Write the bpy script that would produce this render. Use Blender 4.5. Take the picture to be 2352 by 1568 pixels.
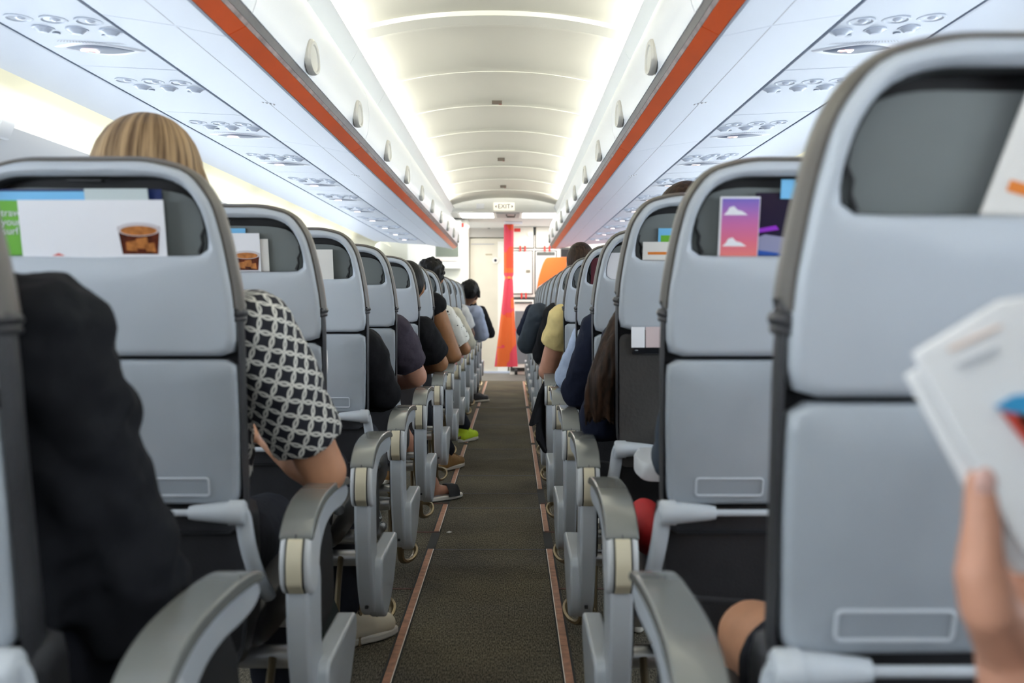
import bpy, math, random
from mathutils import Vector, Matrix, Quaternion
random.seed(7)
for o in list(bpy.data.objects): bpy.data.objects.remove(o)
S = bpy.context.scene
COL = S.collection
PI = math.pi
CX = 0.09                                  # the camera stands a little right of the aisle centre

# ------------------------------------------------------------------ camera, world, exposure
cd = bpy.data.cameras.new('camera'); cam = bpy.data.objects.new('camera', cd); COL.objects.link(cam)
cam.location = (CX, 0, 1.0); cam.rotation_euler = (PI/2, 0, 0)
cd.sensor_width = 36; cd.lens = 35.0; cd.shift_y = -84/2352
cd.clip_start = 0.02; cd.clip_end = 100
cd.dof.use_dof = True; cd.dof.focus_distance = 3.9; cd.dof.aperture_fstop = 4.0
S.camera = cam
w = bpy.data.worlds.new('world'); S.world = w; w.use_nodes = True
bg = w.node_tree.nodes['Background']; bg.inputs[0].default_value = (0.86, 0.93, 1.0, 1); bg.inputs[1].default_value = 1.6
S.view_settings.view_transform = 'Standard'; S.view_settings.look = 'None'
S.view_settings.gamma = 1; S.view_settings.exposure = 1.5
S.view_settings.use_curve_mapping = False

def area(name, loc, direc, sx, sy, power, color):
    l = bpy.data.lights.new(name, 'AREA'); l.shape = 'RECTANGLE'; l.size = sx; l.size_y = sy
    l.energy = power; l.color = color
    o = bpy.data.objects.new(name, l); COL.objects.link(o); o.location = loc
    o.rotation_euler = Vector(direc).to_track_quat('-Z', 'Y').to_euler()
    return o
COVE_W = 2.6; SIDE_W = 0.45
for sgn in (-1, 1):
    for k in range(16):                      # lamps hidden behind the lips above the bins (beyond the camera and behind it)
        y = -2.0 + 0.883*k + 0.04
        if y > 11: continue
        area('cove_lamp', (sgn*0.655, y, 2.095), (-sgn*1.0, 0, 0.40), 0.84, 0.03, COVE_W, (1.0, 0.985, 0.93))
    for k in range(12):                      # lamps hidden in the sidewall cove
        area('sidewall_lamp', (sgn*1.492, -1.5+1.1*k, 1.738), (sgn*1.0, 0, -0.55), 1.0, 0.03, SIDE_W, (1.0, 0.97, 0.86))

# ------------------------------------------------------------------ materials
MATS = {}
def mat(name, col, rough=0.5, metal=0.0, spec=0.5, bump=0, bscale=200, var=0, vscale=5, emit=None, coat=0, trans=0, bdist=0.002):
    if name in MATS: return MATS[name]
    m = bpy.data.materials.new(name); m.use_nodes = True; nt = m.node_tree; N = nt.nodes; L = nt.links
    b = N['Principled BSDF']
    b.inputs['Base Color'].default_value = (*col, 1); b.inputs['Roughness'].default_value = rough
    b.inputs['Metallic'].default_value = metal; b.inputs['Specular IOR Level'].default_value = spec
    b.inputs['Coat Weight'].default_value = coat
    b.inputs['Transmission Weight'].default_value = trans
    tc = N.new('ShaderNodeTexCoord')
    if var:
        n = N.new('ShaderNodeTexNoise'); n.inputs['Scale'].default_value = vscale; n.inputs['Detail'].default_value = 4
        L.new(tc.outputs['Object'], n.inputs['Vector'])
        r = N.new('ShaderNodeValToRGB')
        r.color_ramp.elements[0].position = 0.3; r.color_ramp.elements[1].position = 0.7
        r.color_ramp.elements[0].color = (*[c*(1-var) for c in col], 1)
        r.color_ramp.elements[1].color = (*[min(1, c*(1+var)) for c in col], 1)
        L.new(n.outputs['Fac'], r.inputs['Fac']); L.new(r.outputs['Color'], b.inputs['Base Color'])
    if bump:
        n2 = N.new('ShaderNodeTexNoise'); n2.inputs['Scale'].default_value = bscale; n2.inputs['Detail'].default_value = 3
        L.new(tc.outputs['Object'], n2.inputs['Vector'])
        bp = N.new('ShaderNodeBump'); bp.inputs['Strength'].default_value = bump; bp.inputs['Distance'].default_value = bdist
        L.new(n2.outputs['Fac'], bp.inputs['Height']); L.new(bp.outputs['Normal'], b.inputs['Normal'])
    if emit:
        b.inputs['Emission Color'].default_value = (*emit[0], 1); b.inputs['Emission Strength'].default_value = emit[1]
    MATS[name] = m
    return m
SHELL = mat('shell_grey', (0.46, 0.50, 0.545), 0.34, spec=0.5, bump=0.10, bscale=900, var=0.05, vscale=3)
TRAYG = mat('tray_grey', (0.36, 0.395, 0.43), 0.33, bump=0.10, bscale=900, var=0.08, vscale=6)
LINER = mat('pocket_liner_grey', (0.16, 0.178, 0.175), 0.6, bump=0.2, bscale=700, var=0.1)
LEATHER = mat('charcoal_leather', (0.028, 0.028, 0.031), 0.42, bump=0.35, bscale=260, var=0.25, vscale=9, bdist=0.003)
LEATHER_TOP = mat('taupe_leather', (0.115, 0.103, 0.088), 0.38, bump=0.25, bscale=260)
SIDE = mat('armrest_grey', (0.50, 0.535, 0.57), 0.36, bump=0.06, bscale=900, var=0.05)
SIDE2 = mat('armrest_joint_grey', (0.62, 0.64, 0.655), 0.34)
PAD = mat('armrest_pad_grey', (0.20, 0.21, 0.20), 0.22, coat=0.3)
BEIGE = mat('beige_insert', (0.66, 0.60, 0.44), 0.5)
BRONZE = mat('bronze_metal', (0.30, 0.24, 0.15), 0.35, metal=0.8)
STEEL = mat('satin_metal', (0.55, 0.56, 0.58), 0.3, metal=0.8)
BLACK = mat('black_rubber', (0.012, 0.012, 0.013), 0.6)
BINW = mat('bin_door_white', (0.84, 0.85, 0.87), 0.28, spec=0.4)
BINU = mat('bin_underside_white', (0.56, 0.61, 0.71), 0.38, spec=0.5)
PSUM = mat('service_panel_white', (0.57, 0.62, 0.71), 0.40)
CEIL = mat('ceiling_cream', (0.53, 0.52, 0.445), 0.55)
RIBM = mat('ceiling_rib_cream', (0.72, 0.71, 0.62), 0.5)
SIDEST = mat('ceiling_side_strip', (0.72, 0.74, 0.73), 0.45)
WALLW = mat('sidewall_white', (0.78, 0.79, 0.80), 0.45)
COVEC = mat('cove_cream', (0.80, 0.79, 0.66), 0.5)
ORANGE = mat('orange_plastic', (0.92, 0.125, 0.015), 0.35, var=0.12, vscale=1.5)
DARKST = mat('dark_channel', (0.06, 0.05, 0.05), 0.45, var=0.3, vscale=20)
TAUPE = mat('grimy_channel', (0.30, 0.23, 0.21), 0.5, var=0.35, vscale=25)
LENS = mat('sign_lens_grey', (0.17, 0.20, 0.27), 0.45, spec=0.3)
HOLE = mat('vent_blue_grey', (0.30, 0.34, 0.42), 0.3)  # blue-grey of lamp recesses, vent rings and call buttons
GLASSY = mat('reading_lamp_lens', (0.70, 0.76, 0.88), 0.08, coat=0.8)
HANDLE = mat('latch_beige', (0.60, 0.58, 0.52), 0.35)
SEAMD = mat('seam_dark', (0.05, 0.055, 0.07), 0.6)
SEAML = mat('seam_light', (0.45, 0.47, 0.52), 0.5)
WHITEP = mat('white_paper', (0.80, 0.80, 0.83), 0.55)
CREAMP = mat('cream_paper', (0.72, 0.70, 0.66), 0.6)
LIT = mat('lit_white', (1, 1, 1), 0.5, emit=((1, 1, 0.97), 3))
LITS = mat('lit_symbol', (1, 1, 1), 0.5, emit=((1, 0.93, 0.88), 2.2))
LITR = mat('lit_red', (1, .2, .1), 0.5, emit=((1, 0.12, 0.06), 1.6))

def carpet():
    m = bpy.data.materials.new('aisle_carpet'); m.use_nodes = True; nt = m.node_tree; N = nt.nodes; L = nt.links
    b = N['Principled BSDF']; b.inputs['Roughness'].default_value = 0.95; b.inputs['Specular IOR Level'].default_value = 0.1
    tc = N.new('ShaderNodeTexCoord'); mp = N.new('ShaderNodeMapping'); mp.inputs['Scale'].default_value = (260, 60, 1)
    L.new(tc.outputs['Object'], mp.inputs['Vector'])
    n = N.new('ShaderNodeTexNoise'); n.inputs['Scale'].default_value = 1.0; n.inputs['Detail'].default_value = 3
    L.new(mp.outputs['Vector'], n.inputs['Vector'])
    n2 = N.new('ShaderNodeTexNoise'); n2.inputs['Scale'].default_value = 2.2; n2.inputs['Detail'].default_value = 5
    L.new(tc.outputs['Object'], n2.inputs['Vector'])
    r = N.new('ShaderNodeValToRGB'); r.color_ramp.elements[0].position = 0.36; r.color_ramp.elements[1].position = 0.68
    r.color_ramp.elements[0].color = (0.045, 0.040, 0.032, 1); r.color_ramp.elements[1].color = (0.175, 0.155, 0.118, 1)
    L.new(n.outputs['Fac'], r.inputs['Fac'])
    r2 = N.new('ShaderNodeValToRGB'); r2.color_ramp.elements[0].color = (0.72, 0.72, 0.74, 1); r2.color_ramp.elements[1].color = (1.2, 1.16, 1.02, 1)
    r2.color_ramp.elements[0].position = 0.3; r2.color_ramp.elements[1].position = 0.7
    L.new(n2.outputs['Fac'], r2.inputs['Fac'])
    mx = N.new('ShaderNodeMix'); mx.data_type = 'RGBA'; mx.blend_type = 'MULTIPLY'; mx.inputs['Factor'].default_value = 1
    L.new(r.outputs['Color'], mx.inputs['A']); L.new(r2.outputs['Color'], mx.inputs['B'])
    L.new(mx.outputs['Result'], b.inputs['Base Color'])
    bp = N.new('ShaderNodeBump'); bp.inputs['Strength'].default_value = 0.5; bp.inputs['Distance'].default_value = 0.003
    L.new(n.outputs['Fac'], bp.inputs['Height']); L.new(bp.outputs['Normal'], b.inputs['Normal'])
    return m
CARPET = carpet()

def rings_mat():                           # black blouse printed with interlocking white rings
    m = bpy.data.materials.new('ring_print_fabric'); m.use_nodes = True; nt = m.node_tree; N = nt.nodes; L = nt.links
    b = N['Principled BSDF']; b.inputs['Roughness'].default_value = 0.75
    tc = N.new('ShaderNodeTexCoord'); sx = N.new('ShaderNodeSeparateXYZ'); L.new(tc.outputs['Object'], sx.inputs[0])
    def M(op, a, b_=None, c=None):
        n = N.new('ShaderNodeMath'); n.operation = op
        for i, v in enumerate((a, b_, c)):
            if v is None: continue
            if isinstance(v, (int, float)): n.inputs[i].default_value = v
            else: L.new(v, n.inputs[i])
        return n.outputs[0]
    # coordinates wrap round the upper arm: A shoulder, axis D (both relative to the person's base)
    A = Vector((0.185, -0.06, 0.955)); D = Vector((0.11, 0.12, -0.267)).normalized()
    E1 = Vector((-1, 0.3, 0)); E1 = (E1-D*E1.dot(D)).normalized(); E2 = D.cross(E1)
    def dot(v):
        n1 = N.new('ShaderNodeVectorMath'); n1.operation = 'SUBTRACT'; L.new(tc.outputs['Object'], n1.inputs[0]); n1.inputs[1].default_value = A
        n = N.new('ShaderNodeVectorMath'); n.operation = 'DOT_PRODUCT'; L.new(n1.outputs[0], n.inputs[0]); n.inputs[1].default_value = v; return n.outputs['Value']
    P = 0.028
    h = M('MULTIPLY', M('ARCTAN2', dot(E2), M('MULTIPLY', dot(E1), -1)), 0.072); al = dot(D)
    u = M('DIVIDE', M('ADD', M('MULTIPLY', h, 0.75), M('MULTIPLY', al, 0.66)), P)
    v = M('DIVIDE', M('ADD', M('MULTIPLY', h, -0.66), M('MULTIPLY', al, 0.75)), P)
    def ring(du, dv):
        fu = M('SUBTRACT', M('FRACT', M('ADD', u, du)), 0.5); fv = M('SUBTRACT', M('FRACT', M('ADD', v, dv)), 0.5)
        outs = None
        for ox in (-1, 0, 1):
            for oy in (-1, 0, 1):
                if abs(ox)+abs(oy) == 2: continue
                d = M('SQRT', M('ADD', M('POWER', M('ADD', fu, ox), 2), M('POWER', M('ADD', fv, oy), 2)))
                e = M('LESS_THAN', M('ABSOLUTE', M('SUBTRACT', d, 0.61)), 0.068)
                outs = e if outs is None else M('MAXIMUM', outs, e)
        return outs
    f = ring(0, 0)
    mx = N.new('ShaderNodeMix'); mx.data_type = 'RGBA'
    mx.inputs['A'].default_value = (0.010, 0.011, 0.018, 1); mx.inputs['B'].default_value = (0.66, 0.65, 0.60, 1)
    L.new(f, mx.inputs['Factor']); L.new(mx.outputs['Result'], b.inputs['Base Color'])
    return m
def triangles_mat():                       # white blouse with scattered small black marks
    m = bpy.data.materials.new('triangle_print_fabric'); m.use_nodes = True; nt = m.node_tree; N = nt.nodes; L = nt.links
    b = N['Principled BSDF']; b.inputs['Roughness'].default_value = 0.8
    tc = N.new('ShaderNodeTexCoord'); v = N.new('ShaderNodeTexVoronoi'); v.inputs['Scale'].default_value = 28; v.distance = 'MANHATTAN'
    L.new(tc.outputs['Object'], v.inputs['Vector'])
    r = N.new('ShaderNodeValToRGB'); r.color_ramp.interpolation = 'CONSTANT'
    r.color_ramp.elements[0].color = (0.01, 0.01, 0.01, 1); r.color_ramp.elements[1].position = 0.33; r.color_ramp.elements[1].color = (0.75, 0.74, 0.68, 1)
    L.new(v.outputs['Distance'], r.inputs['Fac']); L.new(r.outputs['Color'], b.inputs['Base Color'])
    return m
RINGS = rings_mat(); TRI = triangles_mat()
def hair_mat(name, dark, light, sc=60):
    m = bpy.data.materials.new(name); m.use_nodes = True; nt = m.node_tree; N = nt.nodes; L = nt.links
    b = N['Principled BSDF']; b.inputs['Roughness'].default_value = 0.5; b.inputs['Specular IOR Level'].default_value = 0.2
    tc = N.new('ShaderNodeTexCoord'); mp = N.new('ShaderNodeMapping'); mp.inputs['Scale'].default_value = (sc*1.6, sc*1.6, sc*0.12)
    L.new(tc.outputs['Object'], mp.inputs['Vector'])
    n = N.new('ShaderNodeTexNoise'); n.inputs['Scale'].default_value = 1; n.inputs['Detail'].default_value = 4; L.new(mp.outputs['Vector'], n.inputs['Vector'])
    r = N.new('ShaderNodeValToRGB'); r.color_ramp.elements[0].position = 0.34; r.color_ramp.elements[1].position = 0.66
    r.color_ramp.elements[0].color = (*dark, 1); r.color_ramp.elements[1].color = (*light, 1)
    L.new(n.outputs['Fac'], r.inputs['Fac']); L.new(r.outputs['Color'], b.inputs['Base Color'])
    bp = N.new('ShaderNodeBump'); bp.inputs['Strength'].default_value = 0.8; bp.inputs['Distance'].default_value = 0.004
    L.new(n.outputs['Fac'], bp.inputs['Height']); L.new(bp.outputs['Normal'], b.inputs['Normal'])
    return m
BLOND = hair_mat('dark_blond_hair', (0.10, 0.058, 0.028), (0.42, 0.28, 0.15))
def radial_hair(m, c):
    nt = m.node_tree; N = nt.nodes; L = nt.links
    tc = [n for n in N if n.type == 'TEX_COORD'][0]; mp = [n for n in N if n.type == 'MAPPING'][0]
    sb = N.new('ShaderNodeVectorMath'); sb.operation = 'SUBTRACT'; sb.inputs[1].default_value = c; L.new(tc.outputs['Object'], sb.inputs[0])
    sp = N.new('ShaderNodeSeparateXYZ'); L.new(sb.outputs[0], sp.inputs[0])
    at = N.new('ShaderNodeMath'); at.operation = 'ARCTAN2'; L.new(sp.outputs[1], at.inputs[0]); L.new(sp.outputs[0], at.inputs[1])
    cb = N.new('ShaderNodeCombineXYZ'); L.new(at.outputs[0], cb.inputs[0]); L.new(sp.outputs[2], cb.inputs[2]); L.new(cb.outputs[0], mp.inputs['Vector'])
    mp.inputs['Scale'].default_value = (14, 1, 6)
radial_hair(BLOND, (-0.03, 0.02, 1.225))
BROWNH = hair_mat('dark_brown_hair', (0.010, 0.006, 0.004), (0.055, 0.028, 0.016))
BLACKH = hair_mat('black_hair', (0.003, 0.003, 0.003), (0.012, 0.010, 0.009))
REDH = hair_mat('auburn_hair', (0.10, 0.03, 0.015), (0.28, 0.10, 0.05))
def skin(n, c): return mat('skin_'+n, c, 0.48, var=0.10, vscale=14, bump=0.05, bscale=300)
SK_L = skin('light', (0.60, 0.30, 0.17)); SK_P = skin('pink', (0.58, 0.29, 0.19)); SK_T = skin('tan', (0.36, 0.17, 0.075)); SK_B = skin('brown', (0.17, 0.08, 0.045))
def cloth(n, c, **k): return mat('cloth_'+n, c, 0.85, bump=0.4, bscale=22, var=0.12, vscale=8, bdist=0.012, spec=0.2, **k)

# ------------------------------------------------------------------ mesh helpers
class MB:
    def __init__(s): s.v = []; s.f = []
    def add(s, vs, fs):
        n = len(s.v); s.v += [tuple(p) for p in vs]; s.f += [tuple(i+n for i in f) for f in fs]; return s
    def box(s, x0, x1, y0, y1, z0, z1):
        return s.add([(x, y, z) for x in (x0, x1) for y in (y0, y1) for z in (z0, z1)],
                     [(0, 1, 3, 2), (4, 6, 7, 5), (0, 4, 5, 1), (2, 3, 7, 6), (0, 2, 6, 4), (1, 5, 7, 3)])
    def loft(s, loops, closed=True, cap0=True, cap1=True):
        n = len(loops[0]); vs = [p for l in loops for p in l]; fs = []
        for i in range(len(loops)-1):
            for j in range(n if closed else n-1):
                k = (j+1) % n; fs.append((i*n+j, i*n+k, (i+1)*n+k, (i+1)*n+j))
        if cap0: fs.append(tuple(range(n))[::-1])
        if cap1: fs.append(tuple((len(loops)-1)*n+j for j in range(n)))
        return s.add(vs, fs)
    def prism_x(s, prof, x0, x1):           # prof = [(y,z)...]
        return s.loft([[(x0, y, z) for y, z in prof], [(x1, y, z) for y, z in prof]])
    def prism_y(s, prof, y0, y1):           # prof = [(x,z)...]
        return s.loft([[(x, y0, z) for x, z in prof], [(x, y1, z) for x, z in prof]])
    def tube(s, pts, rad, n=12, flat=1.0, cap=True, ref=(0, 0, 1)):
        pts = [Vector(p) for p in pts]
        if isinstance(rad, (int, float)): rad = [rad]*len(pts)
        loops = []; prev = None
        for i, p in enumerate(pts):
            t = (pts[min(i+1, len(pts)-1)] - pts[max(i-1, 0)]).normalized()
            a = prev if prev is not None else Vector(ref)
            a = a - t*a.dot(t)
            if a.length < 1e-4: a = Vector((1, 0, 0)) - t*t.x
            a.normalize(); prev = a; b = t.cross(a)
            loops.append([p + (a*math.cos(2*PI*j/n) + b*flat*math.sin(2*PI*j/n))*rad[i] for j in range(n)])
        return s.loft(loops, True, cap, cap)
    def capsule(s, a, b, ra, rb, n=14):
        a = Vector(a); b = Vector(b); t = b-a; L_ = t.length
        if L_ < 1e-6: return s.ball(a, (ra,)*3)
        t.normalize(); P = []; R = []
        for k in range(5):
            q = (k+0.12)/5*PI/2; P.append(a - t*ra*math.cos(q)); R.append(ra*math.sin(q))
        for k in range(1, 4): P.append(a + t*L_*k/4); R.append(ra+(rb-ra)*k/4)
        for k in range(5):
            q = (4.88-k)/5*PI/2; P.append(b + t*rb*math.cos(q)); R.append(rb*math.sin(q))
        return s.tube(P, R, n)
    def ball(s, c, r, n=18, m=12, rot=None):
        c = Vector(c); vs = []; fs = []
        if isinstance(r, (int, float)): r = (r,)*3
        for i in range(m+1):
            th = PI*i/m
            for j in range(n):
                ph = 2*PI*j/n
                p = Vector((r[0]*math.sin(th)*math.cos(ph), r[1]*math.sin(th)*math.sin(ph), r[2]*math.cos(th)))
                if rot: p = rot @ p
                vs.append(c+p)
        for i in range(m):
            for j in range(n):
                k = (j+1) % n; fs.append((i*n+j, (i+1)*n+j, (i+1)*n+k, i*n+k))
        return s.add(vs, fs)
    def disc(s, c, r, z0, z1, n=20, ry=None):
        ry = ry or r
        return s.loft([[(c[0]+r*math.cos(2*PI*j/n), c[1]+ry*math.sin(2*PI*j/n), z) for j in range(n)] for z in (z0, z1)])
    def build(s, name, m, parent=None, bevel=0, seg=2, smooth=38, org=(0, 0, 0), remesh=0, sm=0, sub=0):
        me = bpy.data.meshes.new(name)
        o_ = Vector(org)
        me.from_pydata([tuple(Vector(p)-o_) for p in s.v], [], s.f); me.validate()
        import bmesh
        bm = bmesh.new(); bm.from_mesh(me)
        bmesh.ops.remove_doubles(bm, verts=bm.verts, dist=1e-5)
        bmesh.ops.recalc_face_normals(bm, faces=bm.faces); bm.to_mesh(me); bm.free()
        me.materials.append(m)
        for p in me.polygons: p.use_smooth = True
        if not remesh and smooth < 180: me.set_sharp_from_angle(angle=math.radians(smooth))
        o = bpy.data.objects.new(name, me); COL.objects.link(o); o.location = org
        if parent is not None: o.parent = parent
        if remesh:
            r = o.modifiers.new('remesh', 'REMESH'); r.mode = 'VOXEL'; r.voxel_size = remesh; r.use_smooth_shade = True
            if sm:
                q = o.modifiers.new('smooth', 'SMOOTH'); q.factor = 0.5; q.iterations = sm
        if bevel:
            b = o.modifiers.new('bevel', 'BEVEL'); b.width = bevel; b.segments = seg; b.limit_method = 'ANGLE'; b.angle_limit = math.radians(40); b.harden_normals = False
        if sub:
            q = o.modifiers.new('sub', 'SUBSURF'); q.levels = sub; q.render_levels = sub
        return o
def tag(o, label=None, cat=None, group=None, kind=None):
    if label: o['label'] = label
    if cat: o['category'] = cat
    if group: o['group'] = group
    if kind: o['kind'] = kind
    return o
def empty(name, loc, label, cat, group=None, rz=0):
    o = bpy.data.objects.new(name, None); COL.objects.link(o); o.location = loc; o.rotation_euler = (0, 0, rz)
    o.empty_display_size = 0.05
    return tag(o, label, cat, group)
def kids(o): return [c for c in COL.objects if c.parent == o]
CH = {}
def copy_tree(o, parent=None, skip=()):
    c = o.copy(); COL.objects.link(c); c.parent = parent
    for ch in CH.get(o.name, None) or kids(o):
        if ch.name.split('.')[0] in skip: continue
        copy_tree(ch, c)
    return c
def struct(mb, name, m, **k): return tag(mb.build(name, m, **k), kind='structure')
def text_mesh(txt, size, m, parent, loc, rot, name='lettering', ext=0.0004, align='LEFT'):
    cu = bpy.data.curves.new(name, 'FONT'); cu.body = txt; cu.size = size; cu.extrude = ext; cu.align_x = align; cu.align_y = 'CENTER'
    t = bpy.data.objects.new(name, cu); COL.objects.link(t)
    dg = bpy.context.evaluated_depsgraph_get(); dg.update()
    me = bpy.data.meshes.new_from_object(t.evaluated_get(dg)); bpy.data.objects.remove(t)
    me.materials.clear(); me.materials.append(m)
    o = bpy.data.objects.new(name, me); COL.objects.link(o); o.location = loc; o.rotation_euler = rot
    if parent is not None: o.parent = parent
    return o
def PX(x, y, d):                            # photograph pixel + distance along the aisle -> place
    return Vector(((x-1176)/2286.7*d + CX, d, 1-(y-700)/2286.7*d))
def smooth_poly(pts, it=2, closed=True):    # Chaikin corner cutting
    for _ in range(it):
        out = []; n = len(pts)
        rng = range(n) if closed else range(n-1)
        if not closed: out.append(pts[0])
        for i in rng:
            a = pts[i]; b = pts[(i+1) % n]
            out.append(tuple(a[k]*0.75+b[k]*0.25 for k in range(len(a)))); out.append(tuple(a[k]*0.25+b[k]*0.75 for k in range(len(a))))
        if not closed: out.append(pts[-1])
        pts = out
    return pts
def round_poly(pts, r=0.02, m=6):            # polygon with every corner rounded
    out = []; n = len(pts)
    for i in range(n):
        p = Vector(pts[i-1]); q = Vector(pts[i]); t = Vector(pts[(i+1) % n])
        a = q+(p-q).normalized()*min(r, (p-q).length*0.49); b = q+(t-q).normalized()*min(r, (t-q).length*0.49)
        for k in range(m+1):
            f = k/m; out.append(tuple(a*(1-f)**2+q*2*f*(1-f)+b*f*f))
    return out
def resample(pts, n):                       # closed polyline, n even steps
    P = pts+[pts[0]]; Ls = [0]
    for a, b in zip(P, P[1:]): Ls.append(Ls[-1]+math.dist(a, b))
    out = []; j = 0
    for i in range(n):
        t = Ls[-1]*i/n
        while Ls[j+1] < t: j += 1
        f = (t-Ls[j])/max(1e-9, Ls[j+1]-Ls[j]); out.append(tuple(P[j][k]*(1-f)+P[j+1][k]*f for k in range(len(P[j]))))
    return out
def raycast_loop(poly, c, n):               # loop of n points on a star-shaped polygon, at even angles round c
    out = []
    P = poly+[poly[0]]
    for i in range(n):
        a = 2*PI*i/n; dx, dz = math.cos(a), math.sin(a); best = None
        for (x0, z0), (x1, z1) in zip(P, P[1:]):
            ex, ez = x1-x0, z1-z0; den = dx*ez-dz*ex
            if abs(den) < 1e-12: continue
            t = ((x0-c[0])*ez-(z0-c[1])*ex)/den; u = ((x0-c[0])*dz-(z0-c[1])*dx)/den
            if t > 0 and -1e-9 <= u <= 1+1e-9 and (best is None or t < best): best = t
        out.append((c[0]+dx*best, c[1]+dz*best))
    return out

# ------------------------------------------------------------------ the cabin shell
END = 11.3; Y0 = -2.2; WALL = 14.6
f = MB().box(-1.9, 1.9, Y0, 13.1, -0.05, 0); struct(f, 'floor', CARPET)
VINYL = mat('galley_vinyl', (0.13, 0.12, 0.105), 0.5, var=0.15)
struct(MB().box(-1.9, 1.9, 13.1, 16.2, -0.05, 0.001), 'floor', VINYL)
nt_ = [0]
def trim(mb, m, **k):
    nt_[0] += 1; return struct(mb, 'trim_%d' % nt_[0], m, **k)
for y in (2.62, 4.07, 4.9, 5.28, 5.83, 6.9, 8.3, 9.7, 11.6):
    trim(MB().box(-0.24, 0.24, y-0.0035, y+0.0035, -0.002, 0.0015), SEAMD)
for y0, y1 in ((4.37, 4.39), (5.0, 5.02), (3.5, 3.512)):
    for s_ in (-1, 1):
        trim(MB().box(min(s_*0.235, s_*0.42), max(s_*0.235, s_*0.42), y0, y1, -0.002, 0.002), mat('worn_glue', (0.09, 0.04, 0.028), 0.9, var=0.4, vscale=60))

struct(MB().box(-1.9, 1.9, -1.25, -1.2, 0, 1.12), 'rear_light_blocker', mat('rear_grey', (0.25, 0.26, 0.27), 0.6))  # added low barrier behind the camera, blocks low light from the open rear
# ceiling arch
def arch(x):                                # height of the ceiling at x
    a = min(1, abs(x)/0.60)
    return 2.215 - 0.082*a**2.2
xs = [-0.73+1.46*i/48 for i in range(49)]
def arch_strip(y0, y1, dz, thick=0.01, xr=0.73):
    X = [-xr+2*xr*i/48 for i in range(49)]
    prof = [(x, arch(x)-dz) for x in X] + [(x, arch(x)-dz+thick) for x in reversed(X)]
    return MB().prism_y(prof, y0, y1)
RIBS = [4.28+0.883*k for k in range(-7, 8)]
pn = 0
for a, b in zip(RIBS, RIBS[1:]+[END+0.02]):
    X = [-0.73+1.46*i/48 for i in range(49)]
    lo = [(x, a+0.0, arch(x)-0.0) for x in X]; 
    # every panel bows a little along its length and its far end tucks up over the next
    loops = []
    for t in (0, 0.03, 0.1, 0.3, 0.6, 0.9, 0.97, 1.0):
        yy = a+(b-a)*t; dz = 0.014*math.sin(PI*min(1, max(0, t))) - (0.010 if t in (0, 1.0) else 0)
        loops.append([(x, yy, arch(x)+dz) for x in X])
    m_ = MB().loft(loops, closed=False, cap0=False, cap1=False)
    struct(m_, 'ceiling', CEIL, smooth=60)
for k, y in enumerate(RIBS[1:]):
    if abs(y-4.28) < 0.01: trim(arch_strip(4.13, 4.27, 0.014, 0.02, 0.70), RIBM)
    else: trim(arch_strip(y-0.010, y+0.010, 0.008, 0.02, 0.70), RIBM)
for y in (5.95, 8.3, 10.2):
    v = empty('ceiling_indicator', (0.0, y, 2.205), {5.95: 'small dark slot light on the ceiling, nearest of the row', 8.3: 'small slot light on the ceiling midway down the cabin', 10.2: 'small slot light on the ceiling close to the exit sign'}[y], 'indicator light')
    MB().box(-0.03, 0.03, -0.008, 0.008, -0.006, 0.02).build('slot', mat('slot_brown', (0.10, 0.08, 0.06), 0.4), v)
    MB().box(0.012, 0.028, -0.006, 0.006, -0.009, 0.0).build('lamp', mat('slot_red', (0.25, 0.03, 0.02), 0.4), v)

# side strips between ceiling and bins, cove behind
for s_ in (-1, 1):
    P = [(0.565, 2.100), (0.572, 2.094), (0.598, 2.050), (0.628, 2.000), (0.73, 2.000), (0.73, 2.045), (0.618, 2.052), (0.578, 2.104)]
    for a, b in zip(RIBS, RIBS[1:]+[END]):
        trim(MB().prism_y([(s_*x, z) for x, z in P], a+0.0015, b-0.0015), SIDEST)
    trim(MB().prism_y([(s_*x, z) for x, z in [(0.72, 2.01), (0.735, 2.01), (0.735, 2.20), (0.72, 2.20)]], Y0, END), SIDEST)
    # outer underside strip, sidewall cove and sidewall
    P = [(1.195, 1.708), (1.47, 1.722), (1.475, 1.74), (1.195, 1.73)]
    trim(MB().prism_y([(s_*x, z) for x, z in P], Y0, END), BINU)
    cove = [(1.45, 1.74), (1.50, 1.80), (1.58, 1.83), (1.66, 1.79), (1.70, 1.70), (1.70, 1.58)]
    cove = smooth_poly(cove, 2, False)
    trim(MB().prism_y([(s_*x, z) for x, z in cove] + [(s_*(x+0.03), z+0.03) for x, z in reversed(cove)], Y0, END+1.5), COVEC, smooth=60)
    wl = [(1.615, 1.615), (1.60, 1.60), (1.64, 1.50), (1.72, 1.34), (1.78, 1.15), (1.80, 0.95), (1.79, 0.70), (1.74, 0.35), (1.70, 0.12), (1.68, 0.0)]
    # wall in panels with a window opening frame applied on top
    for k in range(14):
        a = -2.2+1.1*k; b = a+1.098
        sw = MB().prism_y([(s_*x, z) for x, z in wl] + [(s_*(x+0.05), z) for x, z in reversed(wl)], a, b)
        struct(sw, 'wall_left' if s_ < 0 else 'wall_right', WALLW, smooth=60)
        # joint piece on the wall's top lip
        jp = [(1.585, 1.63), (1.578, 1.60), (1.60, 1.55), (1.64, 1.56), (1.63, 1.63)]
        trim(MB().prism_y([(s_*x, z) for x, z in jp], b-0.05, b+0.05), WALLW, bevel=0.008)
wn = 0
PANE = mat('window_daylight', (0.8, 0.85, 0.9), 0.3, emit=((0.80, 0.90, 1.0), 7.0))
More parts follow.
